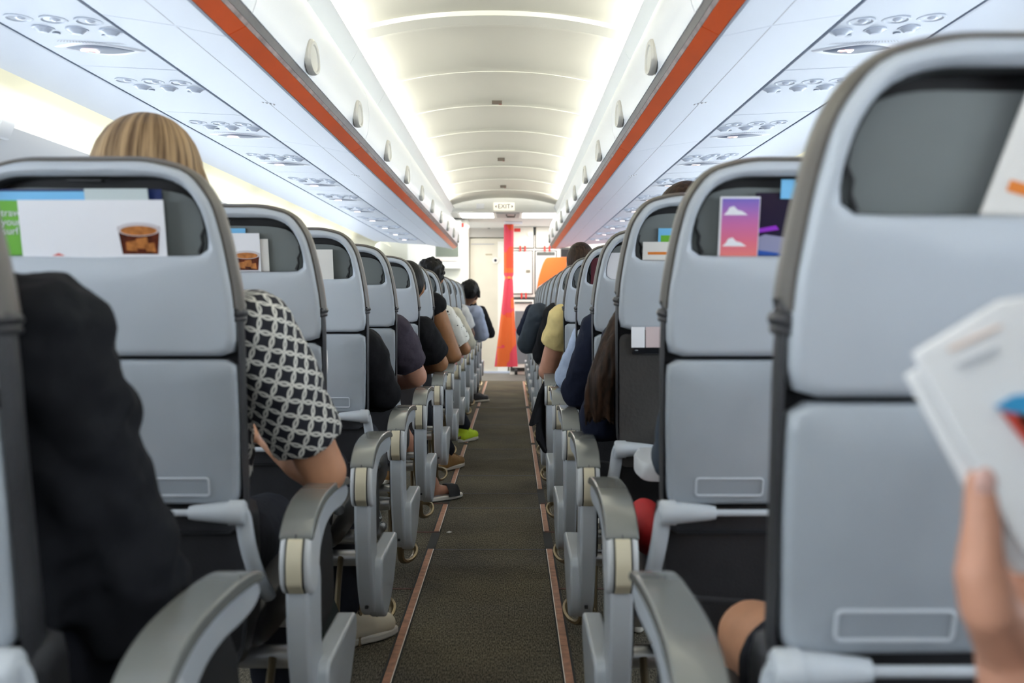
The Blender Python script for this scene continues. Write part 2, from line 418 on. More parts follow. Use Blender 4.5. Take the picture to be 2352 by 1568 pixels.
for s_ in (-1, 1):
    for k in range(26):
        y = -1.9+0.53*k
        if y > 11.6: break
        wn += 1
        def rr(hw, hh, n=24, p=3.2):
            return [(hw*abs(math.cos(t))**(2/p)*(1 if math.cos(t) >= 0 else -1), hh*abs(math.sin(t))**(2/p)*(1 if math.sin(t) >= 0 else -1)) for t in [2*PI*i/n for i in range(n)]]
        def P3(u, v, d):
            z = 1.10+v; x = 1.80 - 0.22*max(0, z-0.95)**1.5*1.4 - d
            return (s_*x, y+u, z)
        fr = MB()
        fr.loft([[P3(u, v, 0.0) for u, v in rr(0.17, 0.22)], [P3(u, v, 0.012) for u, v in rr(0.16, 0.21)], [P3(u, v, 0.008) for u, v in rr(0.125, 0.175)], [P3(u, v, -0.02) for u, v in rr(0.115, 0.165)]], cap0=False, cap1=False)
        fo = struct(fr, 'window_%d' % wn, WALLW, smooth=60)
        pn_ = MB().loft([[P3(u, v, 0.0045) for u, v in rr(0.122, 0.172)], [P3(u, v, 0.0065) for u, v in rr(0.122, 0.172)]])
        pn_.build('pane', PANE, fo)

# ------------------------------------------------------------------ overhead bins
ORD = ['nearest', 'second', 'third', 'fourth', 'fifth', 'sixth', 'seventh', 'eighth', 'ninth', 'tenth', 'eleventh', 'twelfth', 'thirteenth', 'fourteenth', 'fifteenth', 'sixteenth']
DOOR = [(0.625, 2.02), (0.575, 1.985), (0.537, 1.93), (0.512, 1.86), (0.503, 1.79), (0.508, 1.72), (0.520, 1.685)]
DOORs = smooth_poly(DOOR, 2, False)
SEAMS = [-1.26, 0.54, 2.34, 4.14, 5.94, 7.74, 9.54, END]
for s_ in (-1, 1):
    side = 'left' if s_ < 0 else 'right'
    for k, (a, b) in enumerate(zip(SEAMS, SEAMS[1:])):
        nm = ['overhead bin above the seats behind the viewpoint', 'nearest', 'second', 'third', 'fourth', 'fifth', 'last'][k]
        lab = ('white overhead bin with orange strip, %s along the %s side' % (nm, side)) if k else 'white overhead bin with orange strip over the %s rows behind the viewpoint' % side
        if k == 6: lab = 'white overhead bin with orange strip, last on the %s before the galley' % side
        bn = empty('overhead_bin', (s_*0.75, a, 1.65), lab, 'overhead bin', 'overhead bins on the %s side' % side)
        def Q(p): return [(s_*x, z) for x, z in p]
        off = (s_*0.75, a, 1.65)
        def bld(mb, name, m, par=bn, **kk):
            mb.v = [(x-off[0], y-off[1], z-off[2]) for x, y, z in mb.v]; return mb.build(name, m, par, **kk)
        prof = DOORs + [(x+0.022, z+0.002) for x, z in reversed(DOORs)]
        dr = bld(MB().prism_y(Q(prof), a+0.003, b-0.003), 'door', BINW, smooth=50, bevel=0.003)
        # dark channel, grimy channel, orange strip
        bld(MB().prism_y(Q([(0.522, 1.684), (0.528, 1.664), (0.56, 1.68), (0.56, 1.70)]), a, b), 'channel', DARKST)
        bld(MB().prism_y(Q([(0.5285, 1.6635), (0.5355, 1.655), (0.57, 1.67), (0.56, 1.68)]), a, b), 'hinge_rail', TAUPE)
        bld(MB().prism_y(Q([(0.536, 1.6545), (0.576, 1.634), (0.60, 1.66), (0.57, 1.67)]), a+0.002, b-0.002), 'orange_strip', ORANGE)
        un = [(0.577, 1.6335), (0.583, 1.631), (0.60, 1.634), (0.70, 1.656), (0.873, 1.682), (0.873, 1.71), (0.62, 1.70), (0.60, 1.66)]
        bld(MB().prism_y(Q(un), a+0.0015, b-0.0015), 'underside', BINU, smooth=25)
        bld(MB().prism_y(Q([(0.700, 1.6555), (0.703, 1.6562), (0.703, 1.66), (0.70, 1.66)]), a+0.01, b-0.01), 'seam_line', SEAML)
        # back/top/side body of the bin
        bld(MB().prism_y(Q([(0.66, 1.98), (0.9, 2.06), (1.35, 2.0), (1.44, 1.76), (0.90, 1.72), (0.60, 1.705), (0.56, 1.80)]), a+0.004, b-0.004), 'bin_body', BINW)
        for hy in (0.62, 1.50):
            hd = MB()
            c = (a+hy)
            def H(u, v, d):                 # u along y, v up the door, d proud of it
                z = 1.722+v; x = 0.505+0.10*max(0, 1.70-z); return (s_*(x-d*1.6), c+u, z)
            n = 22; L0 = []; 
            def ell(r1, r2, d): return [H(r1*math.cos(2*PI*i/n), r2*math.sin(2*PI*i/n)*(1.0 if math.sin(2*PI*i/n) > 0 else 0.55), d) for i in range(n)]
            hd.loft([ell(0.078, 0.066, -0.004), ell(0.078, 0.066, 0.003), ell(0.072, 0.060, 0.007), ell(0.062, 0.050, 0.0065), ell(0.058, 0.046, 0.004)], cap0=True, cap1=True)
            h_ = bld(hd, 'handle', HANDLE, par=bn, smooth=40)
        # four small rivets beside the seam on the underside
        rv = MB()
        for j in range(4):
            rv.ball((s_*(0.685+j*0.012), a+0.9, 1.652+j*0.0025), (0.0045, 0.008, 0.003), 8, 6)
        bld(rv, 'label_studs', WHITEP)
        # rounded end cap on the last bin
        if k == 6:
            cap = Q(DOORs + [(0.528, 1.664), (0.576, 1.634), (0.873, 1.682), (1.44, 1.76), (1.40, 2.0), (0.9, 2.06)])
            bld(MB().prism_y(cap, b, b+0.012), 'end_cap', BINW)

# service panel rail: black gap lines and per-row units
for s_ in (-1, 1):
    trim(MB().prism_y([(s_*x, z) for x, z in [(0.872, 1.692), (0.884, 1.694), (0.884, 1.72), (0.872, 1.72)]], Y0, END), SEAMD)
    trim(MB().prism_y([(s_*x, z) for x, z in [(1.178, 1.712), (1.196, 1.712), (1.196, 1.74), (1.178, 1.74)]], Y0, END), SEAMD)
    trim(MB().prism_y([(s_*x, z) for x, z in [(1.186, 1.700), (1.197, 1.702), (1.197, 1.716), (1.190, 1.716)]], Y0, END), mat('rail_blue_grey', (0.45, 0.50, 0.60), 0.4))
PY = [-0.55, 0.2, 0.95, 1.70, 2.45, 3.12, 3.83, 4.64, 5.5, 6.3, 7.1, 7.9, 8.7, 9.5, 10.3, 11.3-0.14]
def zps(x): return 1.684+(abs(x)-0.88)*0.05
def make_psu(sign):
    t = empty('passenger_service_panel', (0, 0, 0), 'x', 'service panel')
    return t
def psu_parts(t, s_, sign, y0, y1, yc):
    # local frame: origin at (s*1.03, yc, 1.69)
    ox, oz = s_*1.03, 1.6915
    pl = MB()
    for a, b in ((y0, y1),):
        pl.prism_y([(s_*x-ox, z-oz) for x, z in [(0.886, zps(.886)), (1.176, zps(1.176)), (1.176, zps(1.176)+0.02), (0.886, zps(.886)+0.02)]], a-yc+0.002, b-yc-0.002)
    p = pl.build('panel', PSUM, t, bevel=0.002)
    for i in range(3):
        x = s_*(0.935+0.085*i) - ox + s_*0.0; x2 = x + (0.02*-s_)
        zz = zps(abs(x+ox)) - oz
        c = MB().loft([[(x+r*math.cos(2*PI*j/20), r*math.sin(2*PI*j/20)-0.04, zz+d) for j in range(20)] for r, d in ((0.034, 0.0), (0.034, -0.0025), (0.029, -0.003), (0.024, 0.0))], cap0=False)
        lt = c.build('reading_light', PSUM, t, smooth=30)
        MB().ball((x+0.004, -0.04, zz+0.002), (0.014, 0.014, 0.008), 14, 8).build('lamp_lens', GLASSY, lt)
        MB().disc((x, -0.04), 0.0235, zz-0.0006, zz+0.001).build('recess', HOLE, lt)
        zz2 = zps(abs(x2+ox)) - oz
        v = MB().loft([[(x2+r*math.cos(2*PI*j/20), r*math.sin(2*PI*j/20)+0.045, zz2+d) for j in range(20)] for r, d in ((0.028, 0.0), (0.028, -0.003), (0.022, -0.004), (0.012, -0.012), (0.004, -0.013))])
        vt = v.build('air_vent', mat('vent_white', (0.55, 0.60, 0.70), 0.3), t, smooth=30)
        MB().disc((x2, 0.045), 0.0265, zz2-0.0034, zz2-0.0024).build('vent_ring', HOLE, vt)
    for xx in (0.945, 1.07):
        MB().disc((s_*xx-ox, 0.085), 0.010, zps(xx)-oz-0.004, zps(xx)-oz).build('call_button', HOLE, t, bevel=0.002)
    if sign:
        def lens(hx, hy, d, sc=1.0):
            n = 32; out = []
            for j in range(n):
                a_ = 2*PI*j/n; cx_ = math.cos(a_)
                yy = math.copysign((1-abs(cx_)**1.7), math.sin(a_))*hy
                out.append((s_*1.02-ox+hx*cx_, yy+0.235, zps(1.02)-oz+0.05*s_*0+d + 0.05*(hx*cx_)*s_))
            return out
        fr = MB().loft([lens(0.125, 0.062, 0.0), lens(0.118, 0.058, -0.003), lens(0.095, 0.047, -0.002)], cap0=False)
        sg = fr.build('sign', mat('sign_rim', (0.70, 0.72, 0.78), 0.3), t, smooth=40)
        MB().loft([lens(0.093, 0.046, -0.0022), lens(0.090, 0.044, -0.0035)]).build('lens', LENS, sg)
        zc = zps(1.0)-oz-0.0040; xs0 = s_*1.02-ox-0.03
        cg = MB().box(xs0-0.022, xs0+0.020, 0.229, 0.241, zc-0.001, zc+0.0005)
        cg.box(xs0+0.012, xs0+0.020, 0.247, 0.255, zc-0.001, zc+0.0005)
        cg.build('cigarette_symbol', LITS, sg)
        cr = MB()
        for q in (1, -1):
            cr.add([(xs0-0.013, 0.2235-0.0 if q > 0 else 0.2465, zc-0.0018), (xs0-0.009, 0.2235 if q > 0 else 0.2465, zc-0.0018), (xs0+0.013, 0.2465 if q > 0 else 0.2235, zc-0.0018), (xs0+0.009, 0.2465 if q > 0 else 0.2235, zc-0.0018)], [(0, 1, 2, 3)])
        cr.build('cross_symbol', LITR, sg)
        gr = MB()
        for j in range(22):
            xx = s_*0.94-ox + s_*0.0 + (s_*0.0075*j); dx = (j-11)*0.0012*s_
            zz = zps(abs(xx+ox))-oz
            gr.add([(xx-0.0015, 0.158, zz-0.0012), (xx+0.0015, 0.158, zz-0.0012), (xx+dx+0.0015, 0.176, zz-0.0012), (xx+dx-0.0015, 0.176, zz-0.0012)], [(0, 1, 2, 3)])
        gr.build('speaker_grille', SEAML, t)
for s_ in (-1, 1):
    side = 'left' if s_ < 0 else 'right'
    for k in range(2, 15):
        sign = k not in (5,)
        yc = PY[k]; y0 = (PY[k-1]+PY[k])/2+0.12 if k > 0 else yc-0.3; y1 = (PY[k]+PY[k+1])/2+0.12
        if k == 14: y1 = END
        lab = 'white overhead panel of reading lights and vents, %s along the %s side' % (ORD[k-2] if k < 14 else 'farthest', side)
        if k == 5: lab = 'white overhead panel of lights and vents without a sign lens, %s side' % side
        t = empty('passenger_service_panel', (s_*1.03, yc, 1.6915), lab, 'service panel', 'service panels over the %s seats' % side)
        psu_parts(t, s_, sign, y0, y1, yc)
    trim(MB().prism_y([(s_*x, z) for x, z in [(0.886, 1.685), (1.176, 1.70), (1.176, 1.72), (0.886, 1.705)]], Y0, (PY[1]+PY[2])/2+0.12), PSUM)

# ------------------------------------------------------------------ floor path strips
STR = mat('path_strip_copper', (0.36, 0.17, 0.10), 0.55, var=0.3, vscale=40)
STRE = mat('path_strip_edge', (0.75, 0.66, 0.58), 0.5)
for s_ in (-1, 1):
    side = 'left' if s_ < 0 else 'right'
    for k, (a, b) in enumerate([(1.2, 4.07), (4.39, 4.98), (5.4, 7.1), (7.2, 9.6), (9.8, 13.0)]):
        d_ = ['long copper path strip nearest the viewpoint', 'short copper path strip piece after the first gap', 'copper path strip just past the second gap', 'copper path strip halfway down the aisle', 'copper path strip ending at the galley floor'][k]
        t = empty('floor_path_strip', (s_*0.243, a, 0), '%s, %s edge of the aisle carpet' % (d_, side), 'floor strip', 'path strips along the aisle')
        MB().box(-0.011, 0.011, 0, b-a, -0.002, 0.004).build('strip', STR, t, bevel=0.001)
        MB().box(-0.0135 if s_ > 0 else 0.0105, -0.0105 if s_ > 0 else 0.0135, 0.0, b-a, -0.002, 0.0035).build('edge', STRE, t)
    trim(MB().box(s_*0.243-0.018, s_*0.243+0.018, 1.2, 13.0, -0.002, 0.0012), mat('strip_bed', (0.03, 0.028, 0.025), 0.9))

# ------------------------------------------------------------------ galley end
BW = mat('galley_white', (0.80, 0.79, 0.74), 0.4)
BW2 = mat('galley_cream', (0.70, 0.69, 0.60), 0.4)
# arched bulkhead with the exit sign
X = [-0.60+1.2*i/24 for i in range(25)]
struct(MB().prism_y([(x, arch(x)+0.03) for x in X] + [(0.66, 2.055), (-0.66, 2.055)], END, END+0.05), 'ceiling', BW, smooth=50)
ex = empty('exit_sign', (0.0, END-0.012, 2.115), 'white EXIT sign with arrows on the arched bulkhead over the aisle', 'exit sign')
MB().box(-0.12, 0.12, -0.008, 0.012, -0.045, 0.045).build('sign_box', mat('sign_cream', (0.72, 0.70, 0.60), 0.4, emit=((0.9, 0.85, 0.68), 0.3)), ex, bevel=0.004)
DKB = mat('sign_brown', (0.09, 0.035, 0.02), 0.5)
text_mesh('EXIT', 0.070, DKB, ex, (0, -0.010, 0), (PI/2, 0, 0), 'lettering', 0.0006, 'CENTER')
ar = MB()
for q in (-1, 1): ar.add([(q*0.102, -0.0095, 0), (q*0.085, -0.0095, 0.018), (q*0.085, -0.0095, -0.018)], [(0, 1, 2)])
ar.build('arrows', DKB, ex)
n_ = empty('notice_sign', (-0.27, END-0.002, 2.12), 'faint white lit notice left of the EXIT sign', 'sign')
MB().box(-0.045, 0.045, -0.006, 0.002, -0.03, 0.03).build('plate', WHITEP, n_, bevel=0.003)
# entry ceiling and its two lit panels
struct(MB().box(-1.8, 1.8, END+0.05, 16.2, 2.12, 2.18), 'ceiling', mat('entry_ceiling', (0.62, 0.61, 0.57), 0.5))
for q, nm in ((-0.34, 'left'), (0.42, 'right')):
    t = empty('ceiling_light', (q, 12.35, 2.12), 'bright rectangular entry ceiling light %s of the dark hatch' % nm, 'ceiling light', 'entry ceiling lights')
    MB().box(-0.24, 0.24, -0.34, 0.34, -0.012, 0.0).build('frame', BW, t, bevel=0.004)
    MB().box(-0.20, 0.20, -0.30, 0.30, -0.016, -0.011).build('diffuser', LIT, t)
    area('entry_lamp', (q, 12.35, 2.09), (0, 0, -1), 0.4, 0.6, 5, (1, 0.98, 0.93))
for q, nm in ((-0.55, 'left'), (0.55, 'right')):
    area('galley_lamp', (q, 13.9, 2.09), (0, 0, -1), 0.5, 0.3, 2.5, (1, 0.97, 0.9))
hp = empty('ceiling_hatch', (0.04, 12.3, 2.12), 'grey ceiling hatch with a handle between the entry lights', 'hatch')
MB().box(-0.14, 0.14, -0.30, 0.30, -0.02, 0).build('panel', mat('hatch_grey', (0.42, 0.42, 0.40), 0.5), hp, bevel=0.004)
MB().tube([(-0.02, -0.2, -0.02), (-0.01, -0.2, -0.05), (0.08, -0.2, -0.05), (0.09, -0.2, -0.02)], 0.009).build('handle', mat('hatch_handle', (0.10, 0.09, 0.07), 0.4), hp)
# end wall
struct(MB().box(-1.9, 1.9, WALL+0.06, WALL+0.12, 0, 2.2), 'wall_front', mat('end_wall', (0.62, 0.61, 0.54), 0.5))
def G(x, y, d=WALL): p = PX(x, y, d); return p.x, p.z
# flight-deck door on the left of the curtain
dx0, _ = G(1079, 0); dx1, _ = G(1166, 0)
CREAMD = mat('door_cream', (0.66, 0.64, 0.54), 0.42, var=0.03)
dr = struct(MB().box(dx0, dx1, WALL-0.0, WALL+0.05, 0.02, 1.98), 'door_1', CREAMD, bevel=0.012)
def pt(mb, name, m, par, **k): return mb.build(name, m, par, **k)
hx, hz = G(1138, 598)
MB().tube([(hx, WALL+0.01, hz), (hx, WALL-0.025, hz)], [0.045, 0.045], 20, ref=(1, 0, 0)).build('door_peephole_plate', BW, dr)
MB().ball((hx, WALL-0.025, hz), (0.022, 0.012, 0.022)).build('door_peephole', mat('peep_dark', (0.03, 0.04, 0.07), 0.2), dr)
x0, z0 = G(1115, 586); MB().box(x0, x0+0.10, WALL-0.004, WALL+0.01, z0, z0+0.02).build('door_plate', mat('plate_tan', (0.45, 0.40, 0.28), 0.5), dr)
MB().box(dx0+0.02, dx0+0.36, WALL-0.01, WALL+0.01, 1.885, 1.895).build('door_top_line', SEAML, dr)
struct(MB().box(dx1-0.145, dx1, WALL-0.006, WALL+0.01, 0.03, 1.93), 'trim_90', BW)
trim(MB().box(dx0-0.05, dx0-0.012, WALL-0.05, WALL+0.05, 0, 2.12), mat('jamb_grey', (0.40, 0.39, 0.33), 0.5))  # grey jamb strip left of the door
trim(MB().box(dx0-0.02, dx1+0.03, WALL-0.03, WALL+0.06, 1.99, 2.12), mat('header_grey', (0.50, 0.49, 0.45), 0.5))
trim(MB().box(dx0-0.02, dx1+0.05, WALL-0.05, WALL+0.0, 0.0, 0.03), mat('sill_blue', (0.55, 0.62, 0.75), 0.4))
cm = empty('ceiling_camera', (G(1123, 521)[0], WALL-0.05, G(1123, 521)[1]), 'small black camera dome above the cream galley door', 'camera')
MB().ball((0, 0, 0), (0.036, 0.036, 0.03)).build('dome', BLACK, cm); MB().tube([(0, 0, 0.02), (0, 0.06, 0.03)], 0.014).build('mount', STEEL, cm)

# galley unit at right: carcass and doors
g0, _ = G(1171, 0); g1 = 1.75
gu = empty('galley_unit', (0.6, WALL-0.1, 0), 'white galley wall of lockers to the right of the curtain', 'galley')
def gb(mb, name, m, par=gu, **k):
    mb.v = [(x-0.6, y-(WALL-0.1), z) for x, y, z in mb.v]; return mb.build(name, m, par, **k)
gy = WALL-0.30
gb(MB().box(g0, g1, gy, WALL+0.05, 0.0, 2.0), 'carcass', BW, bevel=0.004)
def gr_(x, y): p = PX(x, y, gy); return p.x, p.z
def gdoor(x0, y0, x1, y1, m=BW, name='locker_door', frame=True):
    a, zt = gr_(x0, y0); b, zb = gr_(x1, y1)
    fr_ = gb(MB().box(a-0.012, b+0.012, gy-0.006, gy+0.01, zb-0.012, zt+0.012), name+'_gasket' if False else 'door_gap', mat('gasket_dark', (0.05, 0.06, 0.06), 0.6)) if frame else None
    d = gb(MB().box(a, b, gy-0.022, gy-0.004, zb, zt), name, m, bevel=0.006)
    return d, a, b, zb, zt
REDL = mat('latch_red', (0.62, 0.04, 0.03), 0.4)
def latch(x, y):
    a, z = gr_(x, y); l = gb(MB().box(a-0.012, a+0.012, gy-0.04, gy-0.02, z-0.04, z+0.04), 'latch', REDL, bevel=0.004)
d, a, b, zb, zt = gdoor(1174.5, 521.5, 1225, 569, BW2)
rx, rz = gr_(1188, 528.5); rd = gb(MB().box(rx-0.045, rx+0.045, gy-0.027, gy-0.02, rz-0.025, rz+0.025), 'red_placard', REDL)
kx, kz = gr_(1216, 538); gb(MB().tube([(kx, gy-0.02, kz), (kx, gy-0.045, kz)], 0.03, 16, ref=(1, 0, 0)), 'latch_knob', BW, bevel=0.004)
gdoor(1231, 521.5, 1262, 569, BW2); gdoor(1266, 521.5, 1310, 569, BW2)
gdoor(1174.5, 577, 1222, 674, BW)
sx_, sz_ = gr_(1213, 623); gb(MB().box(sx_-0.03, sx_+0.03, gy-0.028, gy-0.02, sz_-0.02, sz_+0.02), 'door_catch', mat('catch_dark', (0.25, 0.24, 0.18), 0.4))
gdoor(1230, 577, 1277, 674, mat('galley_grey', (0.62, 0.63, 0.62), 0.4))
tb = gr_(1233, 579), gr_(1274, 586)
gb(MB().box(tb[0][0], tb[1][0], gy-0.03, gy-0.02, tb[1][1], tb[0][1]), 'control_strip', mat('strip_dk', (0.10, 0.11, 0.10), 0.4))
gb(MB().box(gr_(1288, 0)[0], gr_(1310, 0)[0], gy-0.03, gy-0.004, gr_(0, 590)[1], gr_(0, 572)[1]), 'dark_niche', BLACK)
for lx, ly in ((1195, 571), (1206, 571), (1251, 571), (1262, 571), (1198, 679), (1208, 679), (1250, 679), (1260, 679)): latch(lx, ly)
# trolley bay
a, zt = gr_(1174, 682); b, zb = gr_(1222, 850)
gb(MB().box(a-0.01, 1.3, gy-0.012, gy-0.002, 0.05, zt), 'bay_recess', mat('gasket_dark', (0.05, 0.06, 0.06), 0.6))
ct = empty('galley_trolley', ((a+b)/2+0.02, gy-0.04, 0), 'tall grey meal trolley in a white frame beside the orange curtain', 'trolley')
W_ = b-a
MB().box(-W_/2, W_/2, -0.02, 0.02, 0.10, zt-0.04).build('body', BW, ct, bevel=0.008)
MB().box(-W_/2+0.035, W_/2-0.02, -0.032, -0.018, 0.16, zt-0.20).build('door', mat('trolley_grey', (0.17, 0.19, 0.21), 0.5), ct, bevel=0.004)
MB().box(-W_/2+0.03, W_/2-0.02, -0.045, -0.02, zt-0.09, zt-0.07).build('handle', mat('gasket_dark', (0.05, 0.06, 0.06), 0.6), ct)
MB().box(-0.02, 0.11, -0.036, -0.03, zt-0.42, zt-0.30).build('placard', WHITEP, ct)
for q in (-1, 1): MB().tube([(q*0.10-0.02, 0, 0.05), (q*0.10+0.02, 0, 0.05)], 0.05, 14).build('wheel', BLACK, ct)
for q in (0.55, 0.3, 0.14):
    MB().box(-W_/2-0.03, -W_/2+0.05, -0.05, -0.03, 0.6*q+0.30, 0.6*q+0.33).build('latch', REDL, ct)
# curtain tied at mid height
def curtain_mat():
    m = bpy.data.materials.new('curtain_fabric'); m.use_nodes = True; nt = m.node_tree; N = nt.nodes; L = nt.links
    b = N['Principled BSDF']; b.inputs['Roughness'].default_value = 0.8
    tc = N.new('ShaderNodeTexCoord'); mp = N.new('ShaderNodeMapping'); mp.inputs['Scale'].default_value = (3.0, 0.1, 1.7)
    mp.inputs['Location'].default_value = (0.3, 0, 0.25)
    L.new(tc.outputs['Object'], mp.inputs['Vector'])
    n = N.new('ShaderNodeTexVoronoi'); n.distance = 'CHEBYCHEV'; n.inputs['Scale'].default_value = 1.7; L.new(mp.outputs['Vector'], n.inputs['Vector'])
    sp = N.new('ShaderNodeSeparateColor'); L.new(n.outputs['Color'], sp.inputs[0])
    r = N.new('ShaderNodeValToRGB'); r.color_ramp.interpolation = 'CONSTANT'
    r.color_ramp.elements[0].color = (0.60, 0.105, 0.015, 1); r.color_ramp.elements[1].position = 0.50; r.color_ramp.elements[1].color = (0.56, 0.045, 0.075, 1)
    e = r.color_ramp.elements.new(0.72); e.color = (0.60, 0.06, 0.02, 1)
    L.new(sp.outputs[0], r.inputs['Fac']); L.new(r.outputs['Color'], b.inputs['Base Color'])
    return m
CUR = curtain_mat()
cy = 13.4
cu = empty('curtain', (PX(1168, 0, cy).x, cy, 0), 'gathered orange and pink curtain tied back beside the galley', 'curtain')
loops = []
for i in range(41):
    z = 2.08 - i*(2.08-0.17)/40
    zt_ = 1.36
    yy = 700+(1-z)*2286.7/cy
    if z > zt_: hw, c = 0.066, PX(1168.5, 0, cy).x
    else:
        t = (zt_-z)/(zt_-0.17); hw = 0.058+0.10*t**1.2; c = PX(1168.5, 0, cy).x - 0.035*t
    if abs(z-zt_) < 0.03: hw = 0.05
    lp = []
    for j in range(48):
        a_ = 2*PI*j/48
        fold = 1+0.22*math.sin(5*a_+0.6*math.sin(z*3))
        lp.append((c-PX(1168, 0, cy).x+hw*math.cos(a_), 0.05*fold*math.sin(a_), z))
    loops.append(lp)
MB().loft(loops).build('cloth', CUR, cu, smooth=70)
MB().loft([[(0.056*math.cos(2*PI*j/24)+0.002, 0.056*math.sin(2*PI*j/24), z) for j in range(24)] for z in (1.35, 1.385)]).build('tieback', mat('tie_orange', (0.75, 0.20, 0.03), 0.6), cu)
trim(MB().box(PX(1162, 0, cy).x-0.02, PX(1200, 0, cy).x, cy-0.02, cy+0.02, 2.085, 2.118), WHITEP)
# left partition with dark monitor window
py_ = 12.9
lp = empty('entry_cabinet', (-1.1, py_, 0), 'white cabinet wall with a dark screen at the front left', 'cabinet')
def lb(mb, name, m, **k):
    mb.v = [(x+1.1, y-py_, z) for x, y, z in mb.v]; return mb.build(name, m, lp, **k)
def lpx(x, y): p = PX(x, y, py_); return p.x, p.z
a, z1 = lpx(1074, 505); 
lb(MB().box(-1.75, a, py_, py_+0.5, 0, 2.11), 'carcass', BW2, bevel=0.01)
a0, zt = lpx(990, 560); a1, zb = lpx(1060, 618)
lb(MB().box(a0-0.3, a1, py_-0.10, py_, zb, 2.1), 'upper_unit', BW, bevel=0.015)
a0, zt = lpx(1003, 573); a1, zb = lpx(1054, 590)
lb(MB().box(a0, a1, py_-0.11, py_-0.095, zb, zt+0.25), 'screen', mat('screen_olive', (0.13, 0.15, 0.12), 0.3))
lb(MB().box(a0, a1, py_-0.112, py_-0.095, lpx(0, 600)[1], lpx(0, 593)[1]), 'shelf_line', mat('shelf_pinkish', (0.60, 0.50, 0.46), 0.5))
rx, rz = lpx(1056, 517); lb(MB().box(rx-0.05, rx+0.05, py_-0.012, py_+0.01, rz-0.025, rz+0.025), 'red_placard', REDL)
at = empty('attendant_seat', (-0.62, py_-0.12, 1.0), 'folded beige attendant seat under the front left cabinet', 'attendant seat')
MB().loft([[(0.20*math.cos(2*PI*j/28)*r, y, 0.24*math.sin(2*PI*j/28)*r) for j in range(28)] for r, y in ((1, 0.1), (1, 0.02), (0.93, 0.0))]).build('backrest', BW2, at)
# orange partition on the right
op = PX(1237, 700, 12.9)
prof = smooth_poly([(0.385, 0.02), (0.385, 1.15), (0.50, 1.605), (0.60, 1.62), (1.72, 1.62), (1.72, 0.02)], 3)
prof = [(x, z) for x, z in prof]
pb = MB().prism_y(prof, 12.88, 12.92)
o = tag(pb.build('bulkhead_partition', mat('partition_orange', (0.70, 0.13, 0.015), 0.5), bevel=0.008), 'bright orange rounded partition panel at the front right', 'partition')

# ------------------------------------------------------------------ seats
ROWS = [0.24, 0.97, 1.70, 2.44, 3.16, 3.95, 4.90, 5.80, 6.60, 7.40, 8.20, 8.98, 9.76, 10.54, 11.3, 12.1]
LEAN = 0.225; PZ = 0.648
def yl(z): return -LEAN*(z-PZ)
UP = round_poly([(-.223, .915), (.223, .915), (.226, .96), (.224, 1.02), (.213, 1.10), (.198, 1.165), (.165, 1.212), (.10, 1.228), (-.10, 1.228), (-.165, 1.212), (-.198, 1.165), (-.213, 1.10), (-.224, 1.02), (-.226, .96)], 0.022)
OPEN = round_poly([(-.188, 1.080), (.188, 1.080), (.190, 1.11), (.182, 1.15), (.160, 1.188), (.12, 1.204), (-.12, 1.204), (-.160, 1.188), (-.182, 1.15), (-.190, 1.11)], 0.022)
LOW = round_poly([(-.214, .658), (.214, .658), (.216, .70), (.221, .80), (.223, .909), (-.223, .909), (-.221, .80), (-.216, .70)], 0.018)
COVER = round_poly([(-.215, .60), (.215, .60), (.222, .66), (.226, .80), (.231, .95), (.229, 1.02), (.218, 1.10), (.203, 1.168), (.170, 1.216), (.105, 1.233), (-.105, 1.233), (-.170, 1.216), (-.203, 1.168), (-.218, 1.10), (-.229, 1.02), (-.231, .95), (-.226, .80), (-.222, .66)], 0.03)
LOWC = round_poly([(-.205, .36), (.205, .36), (.22, .45), (.222, .655), (-.222, .655), (-.22, .45)], 0.03)
def ring3(poly, c, n, sc, dy, add=0.0):
    out = []
    for x, z in raycast_loop(poly, c, n):
        dx, dz = x-c[0], z-c[1]; L_ = math.hypot(dx, dz); k = sc*(1+add/L_)
        x, z = c[0]+dx*k, c[1]+dz*k; out.append((x, yl(z)+dy, z))
    return out
SX = {-1: -0.592, 1: 0.57}
